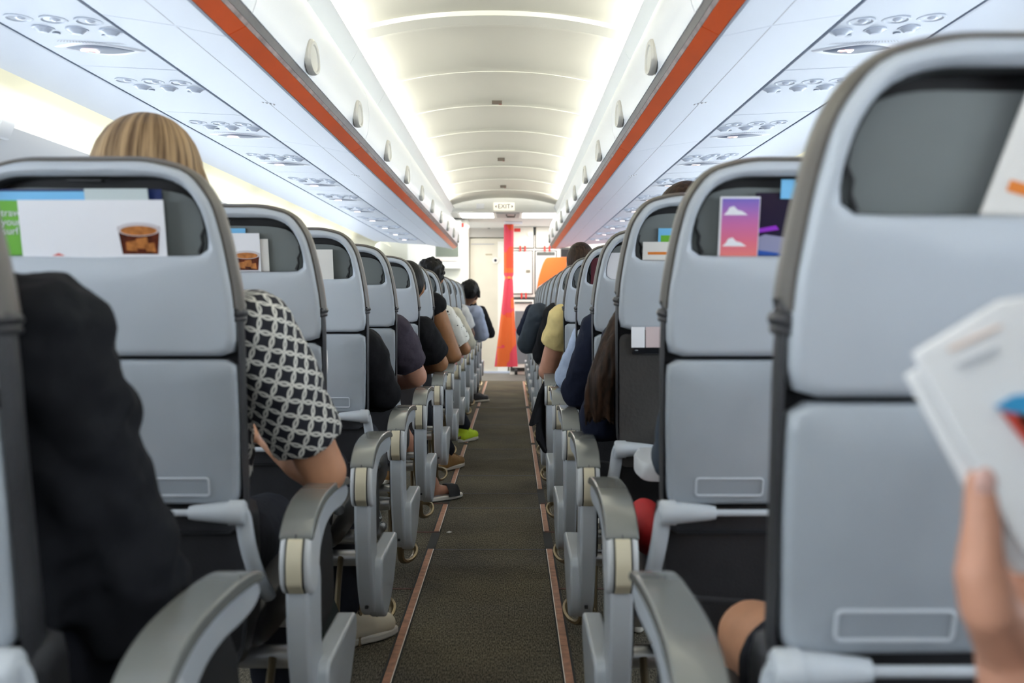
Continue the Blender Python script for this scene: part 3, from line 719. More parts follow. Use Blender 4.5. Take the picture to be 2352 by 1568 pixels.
def make_seat(s):
    a = -s
    t = empty('airplane_seat', (SX[s], 0, 0), 'x', 'airplane seat')
    org = (0, 0, PZ); N_ = 96; c = (0, 1.14)
    # upper shell: outer return, rounded face, rim of the pocket, walls going in
    sh = MB()
    L_ = [ring3(UP, c, N_, 1, 0.034), ring3(UP, c, N_, 1, 0.012), ring3(UP, c, N_, 1, 0.004, -0.003), ring3(UP, c, N_, 1, 0.0, -0.010)]
    o = ring3(UP, c, N_, 1, 0.0, -0.016); i_ = ring3(OPEN, c, N_, 1, 0.0, 0.012)
    for f in (0.0, 0.25, 0.5, 0.75, 1.0):
        lp = []
        for p, q in zip(o, i_):
            x = p[0]+(q[0]-p[0])*f; z = p[2]+(q[2]-p[2])*f; lp.append((x, yl(z)-0.004*math.sin(PI*f)*min(1, math.hypot(p[0]-q[0], p[2]-q[2])/0.05), z))
        L_.append(lp)
    L_ += [ring3(OPEN, c, N_, 1, 0.004, 0.005), ring3(OPEN, c, N_, 1, 0.012, 0.001)]
    sh.loft(L_, True, False, False)
    sh.build('back_shell', SHELL, t, org=org, smooth=60)
    MB().loft([ring3(OPEN, c, N_, 1, 0.010, -0.0005), ring3(OPEN, c, N_, 1, 0.030, -0.001), ring3(OPEN, c, N_, 1, 0.056, 0.002)], True, False, False).build('pocket_shade_wall', mat('recess_shade_grey', (0.075, 0.082, 0.085), 0.6), t, org=org, smooth=60)  # inner wall coloured dark: the shade inside the pocket is painted in
    # pocket liner behind the opening
    FLAP = round_poly([(-.186, 1.070), (.186, 1.070), (.188, 1.11), (.181, 1.145), (.162, 1.176), (.12, 1.186), (-.12, 1.190), (-.162, 1.182), (-.182, 1.15), (-.188, 1.11)], 0.022)
    lin = MB().loft([ring3(FLAP, c, N_, 1, 0.036, 0.0), ring3(FLAP, c, N_, 1, 0.033, 0.0), ring3(FLAP, c, N_, 0.55, 0.031), ring3(FLAP, c, N_, 0.1, 0.030)], True, True, True)
    MB().loft([ring3(OPEN, c, N_, 1, 0.050, 0.003), ring3(OPEN, c, N_, 1, 0.055, 0.003)]).build('pocket_shade_back', BLACK, t, org=org)  # black plate paints the dark shade at the top of the recess
    lin.build('pocket_liner', LINER, t, org=org, smooth=60)
    sl = MB().box(-0.028, 0.028, yl(1.2)+0.006, yl(1.2)+0.022, 1.196, 1.199)
    sl.build('slot', BLACK, t, org=org)
    zig = [(a*0.178, yl(1.14)+0.028, 1.14), (a*0.181, yl(1.125)+0.028, 1.125), (a*0.175, yl(1.112)+0.028, 1.112), (a*0.176, yl(1.10)+0.028, 1.10), (a*0.170, yl(1.085)+0.028, 1.085)]
    MB().tube(zig, [0.001, 0.002, 0.003, 0.0025, 0.004], 6).build('liner_edge', BLACK, t, org=org)
    # lower shell = stowed tray table
    lc = (0, 0.79)
    lo = MB().loft([ring3(LOW, lc, N_, 1, 0.030), ring3(LOW, lc, N_, 1, 0.012), ring3(LOW, lc, N_, 1, 0.004, -0.003), ring3(LOW, lc, N_, 1, 0.001, -0.010), ring3(LOW, lc, N_, 0.6, -0.001), ring3(LOW, lc, N_, 0.2, -0.002)])
    tray = lo.build('tray_table', TRAYG, t, org=org, smooth=60)
    fr = MB(); Z0, Z1 = 0.676, 0.706
    pth = round_poly([(a*0.055, Z0), (a*0.168, Z0), (a*0.168, Z1), (a*0.055, Z1)], 0.006)
    pts = [(x, yl(z)-0.0015, z) for x, z in pth]
    fr.tube(pts+[pts[0]], 0.0022, 6); fr.build('grip_recess', SIDE, tray, org=(0, 0, 0)).location = (0, 0, -PZ)
    # leather cover of the back cushion
    cc = (0, 0.93)
    cov = MB().loft([ring3(COVER, cc, N_, 1, 0.056, -0.010), ring3(COVER, cc, N_, 1, 0.016, -0.003), ring3(COVER, cc, N_, 1, 0.030, 0.0), ring3(COVER, cc, N_, 1, 0.055, -0.001), ring3(COVER, cc, N_, 1, 0.080, -0.012), ring3(COVER, cc, N_, 1, 0.095, -0.035), ring3(COVER, cc, N_, 0.7, 0.100), ring3(COVER, cc, N_, 0.2, 0.095)])
    cov.build('back_cushion', LEATHER, t, org=org, smooth=60)
    # taupe head cover slipped over the upper third, ending in a stitched roll
    hz0 = 0.985
    hp = [p for p in COVER]
    Lh = []
    def strip(dy, add):
        r = [q for q in ring3(COVER, cc, 160, 1, dy, add)]
        r = [q for q in r if q[2] > hz0]
        # order from the right side over the top to the left side
        k = [i for i in range(len(r)) if r[i][0]*1 > 0 and r[i-1][0] < -0.15 and r[i][2] < 1.1]
        r.sort(key=lambda q: math.atan2(q[2]-cc[1], q[0]-cc[0])); return r
    n0 = None
    for dy, add in ((0.012, -0.008), (0.011, -0.001), (0.026, 0.0045), (0.056, 0.0035), (0.082, -0.007), (0.098, -0.03)):
        r = strip(dy, add)
        if n0 is None: n0 = len(r)
        r = r[:n0] + [r[-1]]*(n0-len(r)); Lh.append(r)
    MB().loft(Lh, False, False, False).build('head_cover', LEATHER_TOP, t, org=org, smooth=60)
    for q in (-1, 1):
        rl = MB()
        for z, r in ((0.985, 0.010), (0.975, 0.007)):
            rl.tube([(q*(0.224), yl(z)+0.012, z), (q*0.229, yl(z)+0.03, z+0.002), (q*0.229, yl(z)+0.055, z+0.002), (q*0.218, yl(z)+0.085, z)], [r*0.6, r*.8, r*.8, r*0.6], 8)
        rl.build('cover_seam', LEATHER, t, org=org)
    # hinge rod and arms of the tray
    MB().tube([(-0.17, -0.014, PZ), (0.17, -0.014, PZ)], 0.006, 10, ref=(0, 0, 1)).build('hinge_rod', SIDE, t, org=org)
    for q in (-1, 1):
        arm = MB()
        arm.tube([(q*0.135, -0.012, PZ), (q*0.145, -0.012, PZ), (q*0.195, -0.012, PZ), (q*0.203, -0.012, PZ)], [0.011, 0.013, 0.0185, 0.019], 18, ref=(0, 0, 1))
        arm.tube([(q*0.203, -0.012, PZ), (q*0.226, -0.012, PZ), (q*0.230, -0.012, PZ)], [0.0215, 0.0215, 0.018], 20, ref=(0, 0, 1))
        arm.tube([(q*0.2015, -0.012, PZ), (q*0.2045, -0.012, PZ)], 0.0195, 18, ref=(0, 0, 1))
        pth = smooth_poly([(q*0.218, -0.010, PZ+0.004), (q*0.222, 0.004, PZ-0.010), (q*0.226, 0.008, 0.60), (q*0.232, 0.020, 0.56), (q*0.236, 0.060, 0.51), (q*0.236, 0.12, 0.47)], 2, False)
        arm.tube(pth, [0.015]*len(pth), 12, flat=0.8, ref=(1, 0, 0))
        arm.build('tray_arm', SIDE, t, org=(0, 0, 0), smooth=50)
    # lower back, dark leather with a literature pocket lip
    lw = MB()
    def lwr(dy, add):
        out = []
        for x, z in raycast_loop(LOWC, (0, 0.5), 64):
            out.append((x*(1+add), 0.02+(PZ-z)*0.12+dy, 0.5+(z-0.5)*(1+add)))
        return out
    lw.loft([lwr(0.02, -0.05), lwr(0.0, 0.0), lwr(0.03, 0.02), lwr(0.09, 0.0)])
    lw.build('lower_back', LEATHER, t, smooth=60)
    MB().tube(smooth_poly([(-.215, 0.03, .50), (-.15, 0.012, .492), (0, 0.006, .488), (.15, 0.012, .492), (.215, 0.03, .50)], 2, False), 0.006, 8, flat=0.6).build('pocket_hem', LEATHER, t)
    # seat cushion
    cu_ = MB()
    prof = smooth_poly([(0.09, 0.36), (0.10, 0.44), (0.30, 0.445), (0.50, 0.465), (0.545, 0.45), (0.55, 0.39), (0.50, 0.36)], 2)
    cu_.loft([[(x, 0.3+(y-0.3)*k, 0.40+(z-0.40)*k) for y, z in prof] for x, k in ((-.222, .9), (-.215, 1), (.215, 1), (.222, .9))])
    cu_.build('seat_cushion', LEATHER, t, smooth=60)
    # frame below: two spars, legs, bag bar, under-seat box
    MB().tube([(-0.27, 0.20, 0.33), (0.27, 0.20, 0.33)], 0.022, 12).build('frame_tube', STEEL, t)
    MB().tube([(-0.27, 0.44, 0.33), (0.27, 0.44, 0.33)], 0.022, 12).build('frame_tube', STEEL, t)
    MB().tube(smooth_poly([(a*0.235, 0.16, 0.34), (a*0.235, 0.10, 0.24), (a*0.235, 0.09, 0.10), (a*0.235, 0.12, 0.0)], 2, False), 0.016, 10, flat=0.45, ref=(0, 1, 0)).build('leg', BRONZE, t)
    MB().tube(smooth_poly([(a*0.235, 0.46, 0.34), (a*0.235, 0.50, 0.24), (a*0.235, 0.50, 0.10), (a*0.235, 0.48, 0.0)], 2, False), 0.016, 10, flat=0.45, ref=(0, 1, 0)).build('leg', BRONZE, t)
    lb_ = smooth_poly([(a*0.245, 0.42, 0.33), (a*0.262, 0.50, 0.22), (a*0.266, 0.54, 0.10), (a*0.268, 0.56, 0.04), (a*0.300, 0.60, 0.035), (a*0.318, 0.64, 0.06), (a*0.30, 0.66, 0.085), (a*0.262, 0.60, 0.10)], 2, False)
    MB().tube(lb_, 0.009, 8, flat=1.5).build('bag_bar', BRONZE, t)
    # aisle armrest: crescent side panel, wing, joint, beige insert, pad
    ax = a*(0.292 if s > 0 else 0.314)                                        # centre of the armrest, local
    def pan(prof, hw, nm, m, bev, par=t, off=0):
        x0, x1 = ax+off-hw, ax+off+hw
        return MB().prism_x(prof, x0, x1).build(nm, m, par, bevel=bev, seg=3, smooth=40)
    cres = smooth_poly([(0.004, 0.548), (0.000, 0.50), (0.012, 0.40), (0.05, 0.29), (0.10, 0.215), (0.17, 0.185), (0.235, 0.205), (0.30, 0.255), (0.26, 0.29), (0.18, 0.31), (0.135, 0.36), (0.12, 0.44), (0.12, 0.53), (0.075, 0.548)], 2)
    armr = MB().prism_x(cres, ax-0.020, ax+0.020).build('side_panel', SIDE, t, bevel=0.007, seg=3, smooth=40)
    wing = round_poly([(0.085, 0.356), (0.405, 0.356), (0.412, 0.31), (0.33, 0.235), (0.24, 0.192), (0.17, 0.18), (0.11, 0.21), (0.085, 0.26)], 0.025)
    wg = MB().prism_x(wing, min(ax, ax+a*0.040), max(ax, ax+a*0.040)).build('side_wing', SIDE, armr, bevel=0.006, seg=3, smooth=40)
    MB().box(ax-0.004, ax+0.004, 0.075, 0.10, 0.232, 0.238).build('side_slot', BLACK, armr)
    inner = smooth_poly([(0.06, 0.53), (0.10, 0.60), (0.40, 0.58), (0.46, 0.40), (0.44, 0.34), (0.10, 0.34), (0.05, 0.40)], 2)
    MB().prism_x(inner, ax-a*0.022-0.006, ax-a*0.022+0.006).build('inner_panel', BLACK, t, bevel=0.003)
    joint = smooth_poly([(-0.006, 0.605), (-0.016, 0.585), (-0.020, 0.555), (-0.012, 0.52), (0.012, 0.50), (0.05, 0.50), (0.07, 0.54), (0.085, 0.59), (0.06, 0.622), (0.02, 0.625)], 2)
    jt = MB().prism_x(joint, ax-0.027, ax+0.027).build('armrest_joint', SIDE2, t, bevel=0.007, seg=3, smooth=40)
    ins = round_poly([(-0.012, 0.603), (-0.0205, 0.585), (-0.0255, 0.565), (-0.0255, 0.550), (-0.022, 0.525), (0.0, 0.505), (0.02, 0.52), (0.02, 0.60)], 0.006)
    MB().prism_x(ins, ax-0.0135, ax+0.0135).build('beige_insert', BEIGE, jt, bevel=0.002)
    gapp = [(p[0]+0.0015, p[1]) for p in ins]
    MB().prism_x(gapp, ax-0.016, ax+0.016).build('insert_gap', BLACK, jt)
    padp = smooth_poly([(-0.010, 0.603), (0.005, 0.622), (0.035, 0.640), (0.085, 0.653), (0.16, 0.658), (0.28, 0.655), (0.36, 0.646), (0.395, 0.634), (0.398, 0.622), (0.34, 0.632), (0.22, 0.640), (0.12, 0.638), (0.06, 0.625), (0.02, 0.606), (0.0, 0.596)], 2)
    pd = MB().prism_x(padp, ax-0.0285, ax+0.0285).build('armrest_pad', PAD, t, bevel=0.006, seg=3, smooth=40)
    beam = smooth_poly([(0.01, 0.60), (0.06, 0.626), (0.14, 0.640), (0.34, 0.634), (0.392, 0.624), (0.395, 0.598), (0.33, 0.590), (0.20, 0.600), (0.12, 0.585), (0.07, 0.54), (0.04, 0.53)], 2)
    MB().prism_x(beam, ax-0.024, ax+0.024).build('armrest_beam', SIDE, t, bevel=0.006, seg=3, smooth=40)
    # the two shell halves of the armrest part along a fine line
    MB().box(ax-0.0007, ax+0.0007, -0.0085, 0.0, 0.596, 0.610).build('armrest_seam', SEAMD, jt)
    return t
# short phrases that tell each seat from its neighbours
LDESC = {1: 'cut by the left picture edge', 2: 'with a cola card, blond head above', 3: 'with a second cola card, behind the ring-print blouse', 4: 'with one cream card and a scratch on its back', 5: 'with an empty pocket, beside the purple-grey T-shirt', 6: 'with an empty pocket, beside the black short sleeve', 7: 'behind the bare tan arm', 8: 'behind the white sleeve with black marks', 9: 'behind the cream sleeve'}
RDESC = {0: 'under the magazine reader', 1: 'large and blurred, nearest, with an almost empty pocket', 2: 'with the pink cloud card in its pocket', 3: 'with its tray table folded down', 4: 'behind the long brown hair', 5: 'beside the black long sleeve', 6: 'beside the pale blue shirt', 7: 'beside the yellow shirt', 8: 'beside the black top past the yellow shirt'}
SEATS = {}
for s in (-1, 1):
    base = make_seat(s); side = 'left' if s < 0 else 'right'
    bk = kids(base)
    first = True
    for r in range(0, 15):
        if s < 0 and r == 0: continue
        if first: o = base; first = False
        else:
            o = base.copy(); COL.objects.link(o)
            for ch in bk:
                if s > 0 and r == 3 and ch.name.split('.')[0] in ('tray_table', 'hinge_rod'): continue
                c = ch.copy(); COL.objects.link(c); c.parent = o
                for g in kids(ch):
                    d = g.copy(); COL.objects.link(d); d.parent = c
        o.location = (SX[s]-(0.022 if (s, r) == (-1, 1) else 0), ROWS[r], 0)
        dsc = (LDESC if s < 0 else RDESC).get(r)
        if dsc: lab = 'grey-backed aisle seat on the %s %s' % (side, dsc)
        else: lab = 'grey-backed aisle seat on the %s, %s from the galley end' % (side, ORD[14-r])
        tag(o, lab, 'airplane seat', 'aisle seats on the %s' % side)
        SEATS[(s, r)] = o
        # slight differences of recline
        rc = {(-1, 3): 0.012, (-1, 4): -0.012, (-1, 5): 0.01, (1, 1): 0.0, (1, 4): 0.012}.get((s, r), random.uniform(-0.008, 0.008))
        for ch in kids(o):
            if abs(ch.location.z-PZ) < 1e-4: ch.rotation_euler.x = rc
for ch in kids(SEATS[(-1, 1)]):
    if ch.name.split('.')[0] in ('side_panel', 'armrest_joint', 'armrest_pad', 'armrest_beam', 'inner_panel'): ch.location.x += 0.022
for ch in kids(SEATS[(1, 3)]):
    if ch.name.split('.')[0] in ('back_shell', 'pocket_liner', 'pocket_shade_back', 'pocket_shade_wall', 'slot', 'liner_edge', 'head_cover', 'cover_seam', 'back_cushion'): ch.location.z += 0.026; ch.location.y -= 0.006
# the folded-down tray of the third seat on the right
o = SEATS[(1, 3)]
tp = smooth_poly([(-0.185, -0.02), (-0.175, -0.06), (-0.20, -0.10), (-0.205, -0.25), (-0.17, -0.275), (0.17, -0.275), (0.205, -0.25), (0.20, -0.10), (0.175, -0.06), (0.185, -0.02)], 2)
tr = MB().loft([[(x*k, y*1.0-0.02, PZ+z) for x, y in tp] for z, k in ((-0.030, 0.97), (-0.024, 1), (0.004, 1), (0.010, 0.98))]).build('tray_table', SIDE2, o, smooth=40)
MB().loft([[(x, yl(z)+0.004+d, z) for x, z in round_poly([(-.214, .60), (.214, .60), (.222, .93), (-.222, .93)], 0.02)] for d in (0, 0.02)]).build('stowage_face', mat('umber_leather', (0.050, 0.046, 0.043), 0.45, bump=0.35, bscale=120, var=0.2, bdist=0.004), o, smooth=60)

# ------------------------------------------------------------------ literature in the pockets
def card(s, r, x0, x1, z0, z1, m, name, label, cat, dy=0.008, th=0.003, tilt=0.0, group=None):
    """thin booklet standing in a seat pocket; x measured from the seat centre, toward +x"""
    y = ROWS[r]; zc = (z0+z1)/2
    t = empty(name, (SX[s]+(x0+x1)/2, y+yl(z0)+dy, z0), label, cat, group)
    hw = (x1-x0)/2; h = z1-z0
    c = MB()
    pts = [(-hw, 0, 0), (hw, 0, 0), (hw, -LEAN*h, h), (-hw, -LEAN*h, h)]
    c.loft([[(p[0], p[1]+d, p[2]) for p in pts] for d in (0, th)])
    b = c.build('cover', m, t)
    t.rotation_euler = (0, tilt, 0)
    return t, hw, h
def onface(mb_pts, t, name, m, z=0.0006):   # flat print lying on the card: pts (x, h)
    c = MB(); c.loft([[(x, -LEAN*h-z, h) for x, h in mb_pts], [(x, -LEAN*h+0.0005, h) for x, h in mb_pts]])
    return c.build(name, m, t)
def ell2(cx_, cz_, rx, rz, n=24): return [(cx_+rx*math.cos(2*PI*i/n), cz_+rz*math.sin(2*PI*i/n)) for i in range(n)]
COLA = mat('cola_brown', (0.10, 0.022, 0.010), 0.25, var=0.6, vscale=60); ICE = mat('cola_amber', (0.45, 0.17, 0.05), 0.2, var=0.4, vscale=80)
GLS = mat('glass_print', (0.62, 0.58, 0.60), 0.2)
def cola(t, x, z, sc=1.0):
    g = [(x-0.031*sc, z+0.040*sc), (x-0.026*sc, z+0.0), (x+0.026*sc, z+0.0), (x+0.031*sc, z+0.040*sc)]
    onface(g, t, 'printed_drink', COLA, 0.0006)
    onface(ell2(x, z+0.036*sc, 0.032*sc, 0.010*sc), t, 'printed_rim', GLS, 0.0009)
    onface(ell2(x, z+0.034*sc, 0.027*sc, 0.007*sc), t, 'printed_surface', ICE, 0.0012)
    for dx, dz, r_ in ((-0.012, 0.012, 0.008), (0.004, 0.016, 0.009), (0.016, 0.010, 0.007)):
        onface([(x+(dx-r_)*sc, z+(dz-r_*.8)*sc), (x+(dx+r_)*sc, z+(dz-r_)*sc), (x+(dx+r_*.8)*sc, z+(dz+r_)*sc), (x+(dx-r_)*sc, z+(dz+r_*.7)*sc)], t, 'printed_ice', ICE, 0.0010)
GREENP = mat('green_paper', (0.14, 0.42, 0.03), 0.45); SKYP = mat('sky_paper', (0.18, 0.50, 0.80), 0.45); NAVYP = mat('navy_paper', (0.012, 0.03, 0.14), 0.4)
def lx(px, r, s, z=1.14): return (px-1176)/2286.7*(ROWS[r]+yl(z)) + CX - SX[s]
# nearest visible seat on the left (row 2)
t, hw, h = card(-1, 2, lx(-80, 2, -1), lx(363, 2, -1), 1.07, 1.186, NAVYP, 'leaflet', 'navy leaflet sticking up behind the sky-blue one, left seat pocket', 'leaflet', 0.024)
t, hw, h = card(-1, 2, lx(-60, 2, -1), lx(312, 2, -1), 1.07, 1.182, SKYP, 'magazine', 'magazine with sky-blue top and green panel in the left seat pocket', 'magazine', 0.018)
onface([(-hw, 0.0), (lx(120, 2, -1)-lx(126, 2, -1), 0.0), (lx(120, 2, -1)-lx(126, 2, -1), h-0.014), (-hw, h-0.014)], t, 'green_panel', GREENP, 0.0006)
for i, tx in enumerate(('travel', 'your', 'surf')):
    l = text_mesh(tx, 0.0165, WHITEP, t, (-0.094, -LEAN*(0.078-i*0.0145)-0.0018, 0.078-i*0.0145), (PI/2+0.222, 0, 0), 'lettering', 0.0002, 'LEFT')
t, hw, h = card(-1, 2, lx(36, 2, -1), lx(372, 2, -1), 1.07, 1.168, WHITEP, 'menu_card', 'white card with cola glass in the nearest left seat pocket', 'card', 0.010, tilt=0.0)
cola(t, lx(311, 2, -1)-(lx(36, 2, -1)+lx(372, 2, -1))/2, 0.012, 1.1)
onface([(lx(105, 2, -1)-lx(204, 2, -1), 0.0095), (lx(135, 2, -1)-lx(204, 2, -1), 0.0095), (lx(120, 2, -1)-lx(204, 2, -1), 0.014)], t, 'printed_mark', mat('print_red', (0.6, 0.08, 0.06), 0.4))
w_ = card(-1, 2, lx(190, 2, -1), lx(336, 2, -1), 1.14, 1.186, mat('pale_plastic', (0.55, 0.62, 0.62), 0.3), 'sick_bag', 'pale plastic sleeve poking up at the top of the left pocket', 'bag', 0.014)
# row 3 left
t, hw, h = card(-1, 3, -0.15, lx(560, 3, -1), 1.07, 1.180, SKYP, 'leaflet', 'sky-blue leaflet behind the second cola card', 'leaflet', 0.020)
t, hw, h = card(-1, 3, lx(560, 3, -1), lx(612, 3, -1), 1.07, 1.155, CREAMP, 'sick_bag', 'cream paper bag edge beside the second cola card', 'bag', 0.016)
onface([(-0.004, 0.05), (0.003, 0.05), (0.003, 0.075), (-0.004, 0.075)], t, 'printed_mark', mat('print_orange', (0.75, 0.22, 0.03), 0.4))
t, hw, h = card(-1, 3, -0.20+0.06, lx(594, 3, -1), 1.07, 1.168, WHITEP, 'menu_card', 'white card with cola glass in the second left seat pocket', 'card', 0.010)
cola(t, lx(562, 3, -1)-(-0.14+lx(594, 3, -1))/2, 0.012, 1.0)
t, hw, h = card(-1, 4, -0.13, lx(763, 4, -1), 1.07, 1.170, CREAMP, 'menu_card', 'cream card in the third left seat pocket, edge only', 'card', 0.012)
# right side
def cloudcard(t, hw, h):
    m = bpy.data.materials.new('sunset_print'); m.use_nodes = True; nt = m.node_tree; N = nt.nodes; L = nt.links
    tc = N.new('ShaderNodeTexCoord'); sp = N.new('ShaderNodeSeparateXYZ'); L.new(tc.outputs['Object'], sp.inputs[0])
    mr = N.new('ShaderNodeMapRange'); mr.inputs['From Max'].default_value = h; L.new(sp.outputs[2], mr.inputs['Value'])
    r = N.new('ShaderNodeValToRGB'); r.color_ramp.elements[0].color = (0.80, 0.22, 0.16, 1); r.color_ramp.elements[1].color = (0.14, 0.13, 0.50, 1)
    for p_, c_ in ((0.3, (0.72, 0.15, 0.22)), (0.6, (0.55, 0.14, 0.36)), (0.8, (0.34, 0.14, 0.46))): r.color_ramp.elements.new(p_).color = (*c_, 1)
    L.new(mr.outputs[0], r.inputs['Fac']); L.new(r.outputs['Color'], N['Principled BSDF'].inputs['Base Color'])
    onface([(-hw+0.003, 0), (hw-0.001, 0), (hw-0.001, h-0.003), (-hw+0.003, h-0.003)], t, 'printed_sky', m, 0.0004)
    for cz in (h*0.72, h*0.24):
        onface([(-hw+0.006, cz), (-hw+0.045, cz), (-hw+0.036, cz+0.006), (-hw+0.028, cz+0.008), (-hw+0.022, cz+0.014), (-hw+0.015, cz+0.012), (-hw+0.012, cz+0.006)], t, 'printed_cloud', WHITEP, 0.0009)
t, hw, h = card(1, 2, lx(1656, 2, 1), lx(1748, 2, 1), 1.07, 1.173, WHITEP, 'menu_card', 'pink and violet card with white clouds in the right seat pocket', 'card', 0.010); cloudcard(t, hw, h)
t, hw, h = card(1, 2, lx(1740, 2, 1), lx(1900, 2, 1), 1.07, 1.180, mat('night_paper', (0.012, 0.008, 0.03), 0.25), 'magazine', 'dark magazine with violet glow beside the pink cloud card', 'magazine', 0.018)
onface([(-hw+0.003, h*0.42), (-hw+0.04, h*0.47), (-hw+0.035, h*0.53), (-hw+0.003, h*0.48)], t, 'printed_glow', mat('violet_print', (0.30, 0.03, 0.55), 0.3))
onface([(-hw+0.0, h*0.12), (-hw+0.05, h*0.06), (-hw+0.05, h*0.36), (-hw+0.018, h*0.40), (-hw+0.0, h*0.34)], t, 'printed_shape', mat('lilac_grey', (0.28, 0.28, 0.42), 0.3))
onface([(-hw, 0.0), (-hw+0.06, 0.0), (-hw+0.06, 0.012), (-hw, 0.020)], t, 'printed_stripe', mat('blue_print', (0.03, 0.10, 0.42), 0.3), 0.0009)
t, hw, h = card(1, 2, lx(1795, 2, 1), lx(1840, 2, 1), 1.17, 1.20, SKYP, 'leaflet', 'sky-blue leaflet corner above the dark magazine', 'leaflet', 0.012)
t, hw, h = card(1, 3, lx(1478, 3, 1), lx(1560, 3, 1), 1.07, 1.148, CREAMP, 'menu_card', 'cream card with orange line in the pocket above the open tray', 'card', 0.010)
onface([(-hw+0.012, h*0.62), (hw, h*0.62), (hw, h*0.70), (-hw+0.012, h*0.70)], t, 'printed_line', mat('print_orange', (0.75, 0.22, 0.03), 0.4))
t, hw, h = card(1, 3, lx(1514, 3, 1), lx(1580, 3, 1), 1.07, 1.180, SKYP, 'leaflet', 'sky-blue and green leaflet above the open tray table', 'leaflet', 0.018)
onface([(-hw+0.006, h*0.6), (hw, h*0.6), (hw, h*0.85), (-hw+0.006, h*0.85)], t, 'green_panel', GREENP)
t, hw, h = card(1, 4, lx(1391, 4, 1), lx(1440, 4, 1), 1.07, 1.160, WHITEP, 'menu_card', 'white card edge in the right pocket beyond the cream card', 'card', 0.010)
t, hw, h = card(1, 5, lx(1358, 5, 1), lx(1400, 5, 1), 1.07, 1.18, mat('maroon_paper', (0.10, 0.02, 0.03), 0.4), 'leaflet', 'dark maroon leaflet edge in a far right pocket', 'leaflet', 0.012)
t, hw, h = card(1, 1, -0.070, 0.08, 1.045, 1.19, CREAMP, 'menu_card', 'blurred cream card with orange print at the right picture edge', 'card', 0.010, tilt=0.28)
onface([(-hw+0.014, h*0.28), (hw-0.01, h*0.28), (hw-0.01, h*0.35), (-hw+0.014, h*0.35)], t, 'printed_line', mat('print_orange', (0.75, 0.22, 0.03), 0.4))
t, hw, h = card(1, 1, -0.066, 0.09, 1.045, 1.20, mat('violet_paper', (0.14, 0.02, 0.32), 0.4), 'magazine', 'blurred violet magazine behind the cream card at the right picture edge', 'magazine', 0.018, tilt=0.28)
# things showing under the shell of the seat with the open tray
y3 = ROWS[3]
t = empty('phone', (0.57+lx(1500, 3, 1, .9), y3-0.0575, 0.872), 'black phone standing in the seat back above the open tray', 'phone')
p0 = PX(1452, 814, y3-0.06); p1 = PX(1560, 757, y3-0.06)
MB().box(p0.x-t.location.x, p1.x-t.location.x+0.04, -0.004, 0.004, p0.z-t.location.z, p1.z-t.location.z).build('body', mat('phone_black', (0.01, 0.01, 0.012), 0.15, coat=.5), t, bevel=0.003)
MB().disc((p0.x-t.location.x+0.010, 0), 0.004, 0, 0.001, 12).build('camera_ring', STEEL, t, bevel=0).location = (0, -0.005, p0.z-t.location.z+0.010)
for k_, (xa, xb, lab, mm) in enumerate(((1450, 1481, 'small white card in front of the black phone', WHITEP), (1483, 1520, 'pinkish card beside the small white card over the phone', mat('pink_paper', (0.62, 0.50, 0.50), 0.5)))):
    q0 = PX(xa, 798, y3-0.068); q1 = PX(xb, 745, y3-0.068)
    c_ = MB().box(q0.x, q1.x, y3-0.069, y3-0.066, q0.z, q1.z).build('card', mm, bevel=0.001); tag(c_, lab, 'card')

# ------------------------------------------------------------------ people
def hand(mb, wrist, d, palm, thumb_side, sc=1.0, curl=0.5):
    """wrist point, finger direction d, palm normal, thumb direction; adds palm and five curled fingers"""
    w_ = Vector(wrist); d = Vector(d).normalized(); pn_ = Vector(palm).normalized(); pn_ = (pn_-d*pn_.dot(d)).normalized()
    sd = d.cross(pn_).normalized()
    if sd.dot(Vector(thumb_side)) < 0: sd = -sd
    R_ = lambda u, v, n: w_ + (d*u+sd*v+pn_*n)*sc
    mb.capsule(R_(0, 0, 0), R_(0.035, 0.004, 0), 0.024*sc, 0.024*sc)
    for v in (-0.028, -0.010, 0.010, 0.028):
        mb.capsule(R_(0.02, v*0.7, 0), R_(0.085, v, 0), 0.013*sc, 0.0115*sc)
    for v, ln in ((0.029, 0.070), (0.010, 0.078), (-0.010, 0.073), (-0.028, 0.058)):
        p = R_(0.088, v, 0); ang = curl*0.6; r_ = 0.0092*sc
        for seg, f in enumerate((0.45, 0.32, 0.23)):
            dd = d*math.cos(ang)+pn_*math.sin(ang); q = p+dd*ln*f*sc; mb.capsule(p, q, r_, r_*0.93, 10); p = q; ang += curl; r_ *= 0.93
    p = R_(0.02, 0.026, 0.004); q = R_(0.052, 0.050, 0.012); r2 = R_(0.080, 0.056, 0.022); r3 = R_(0.100, 0.052, 0.030)
    mb.capsule(p, q, 0.015*sc, 0.0125*sc, 10); mb.capsule(q, r2, 0.0115*sc, 0.0105*sc, 10); mb.capsule(r2, r3, 0.0105*sc, 0.009*sc, 10)
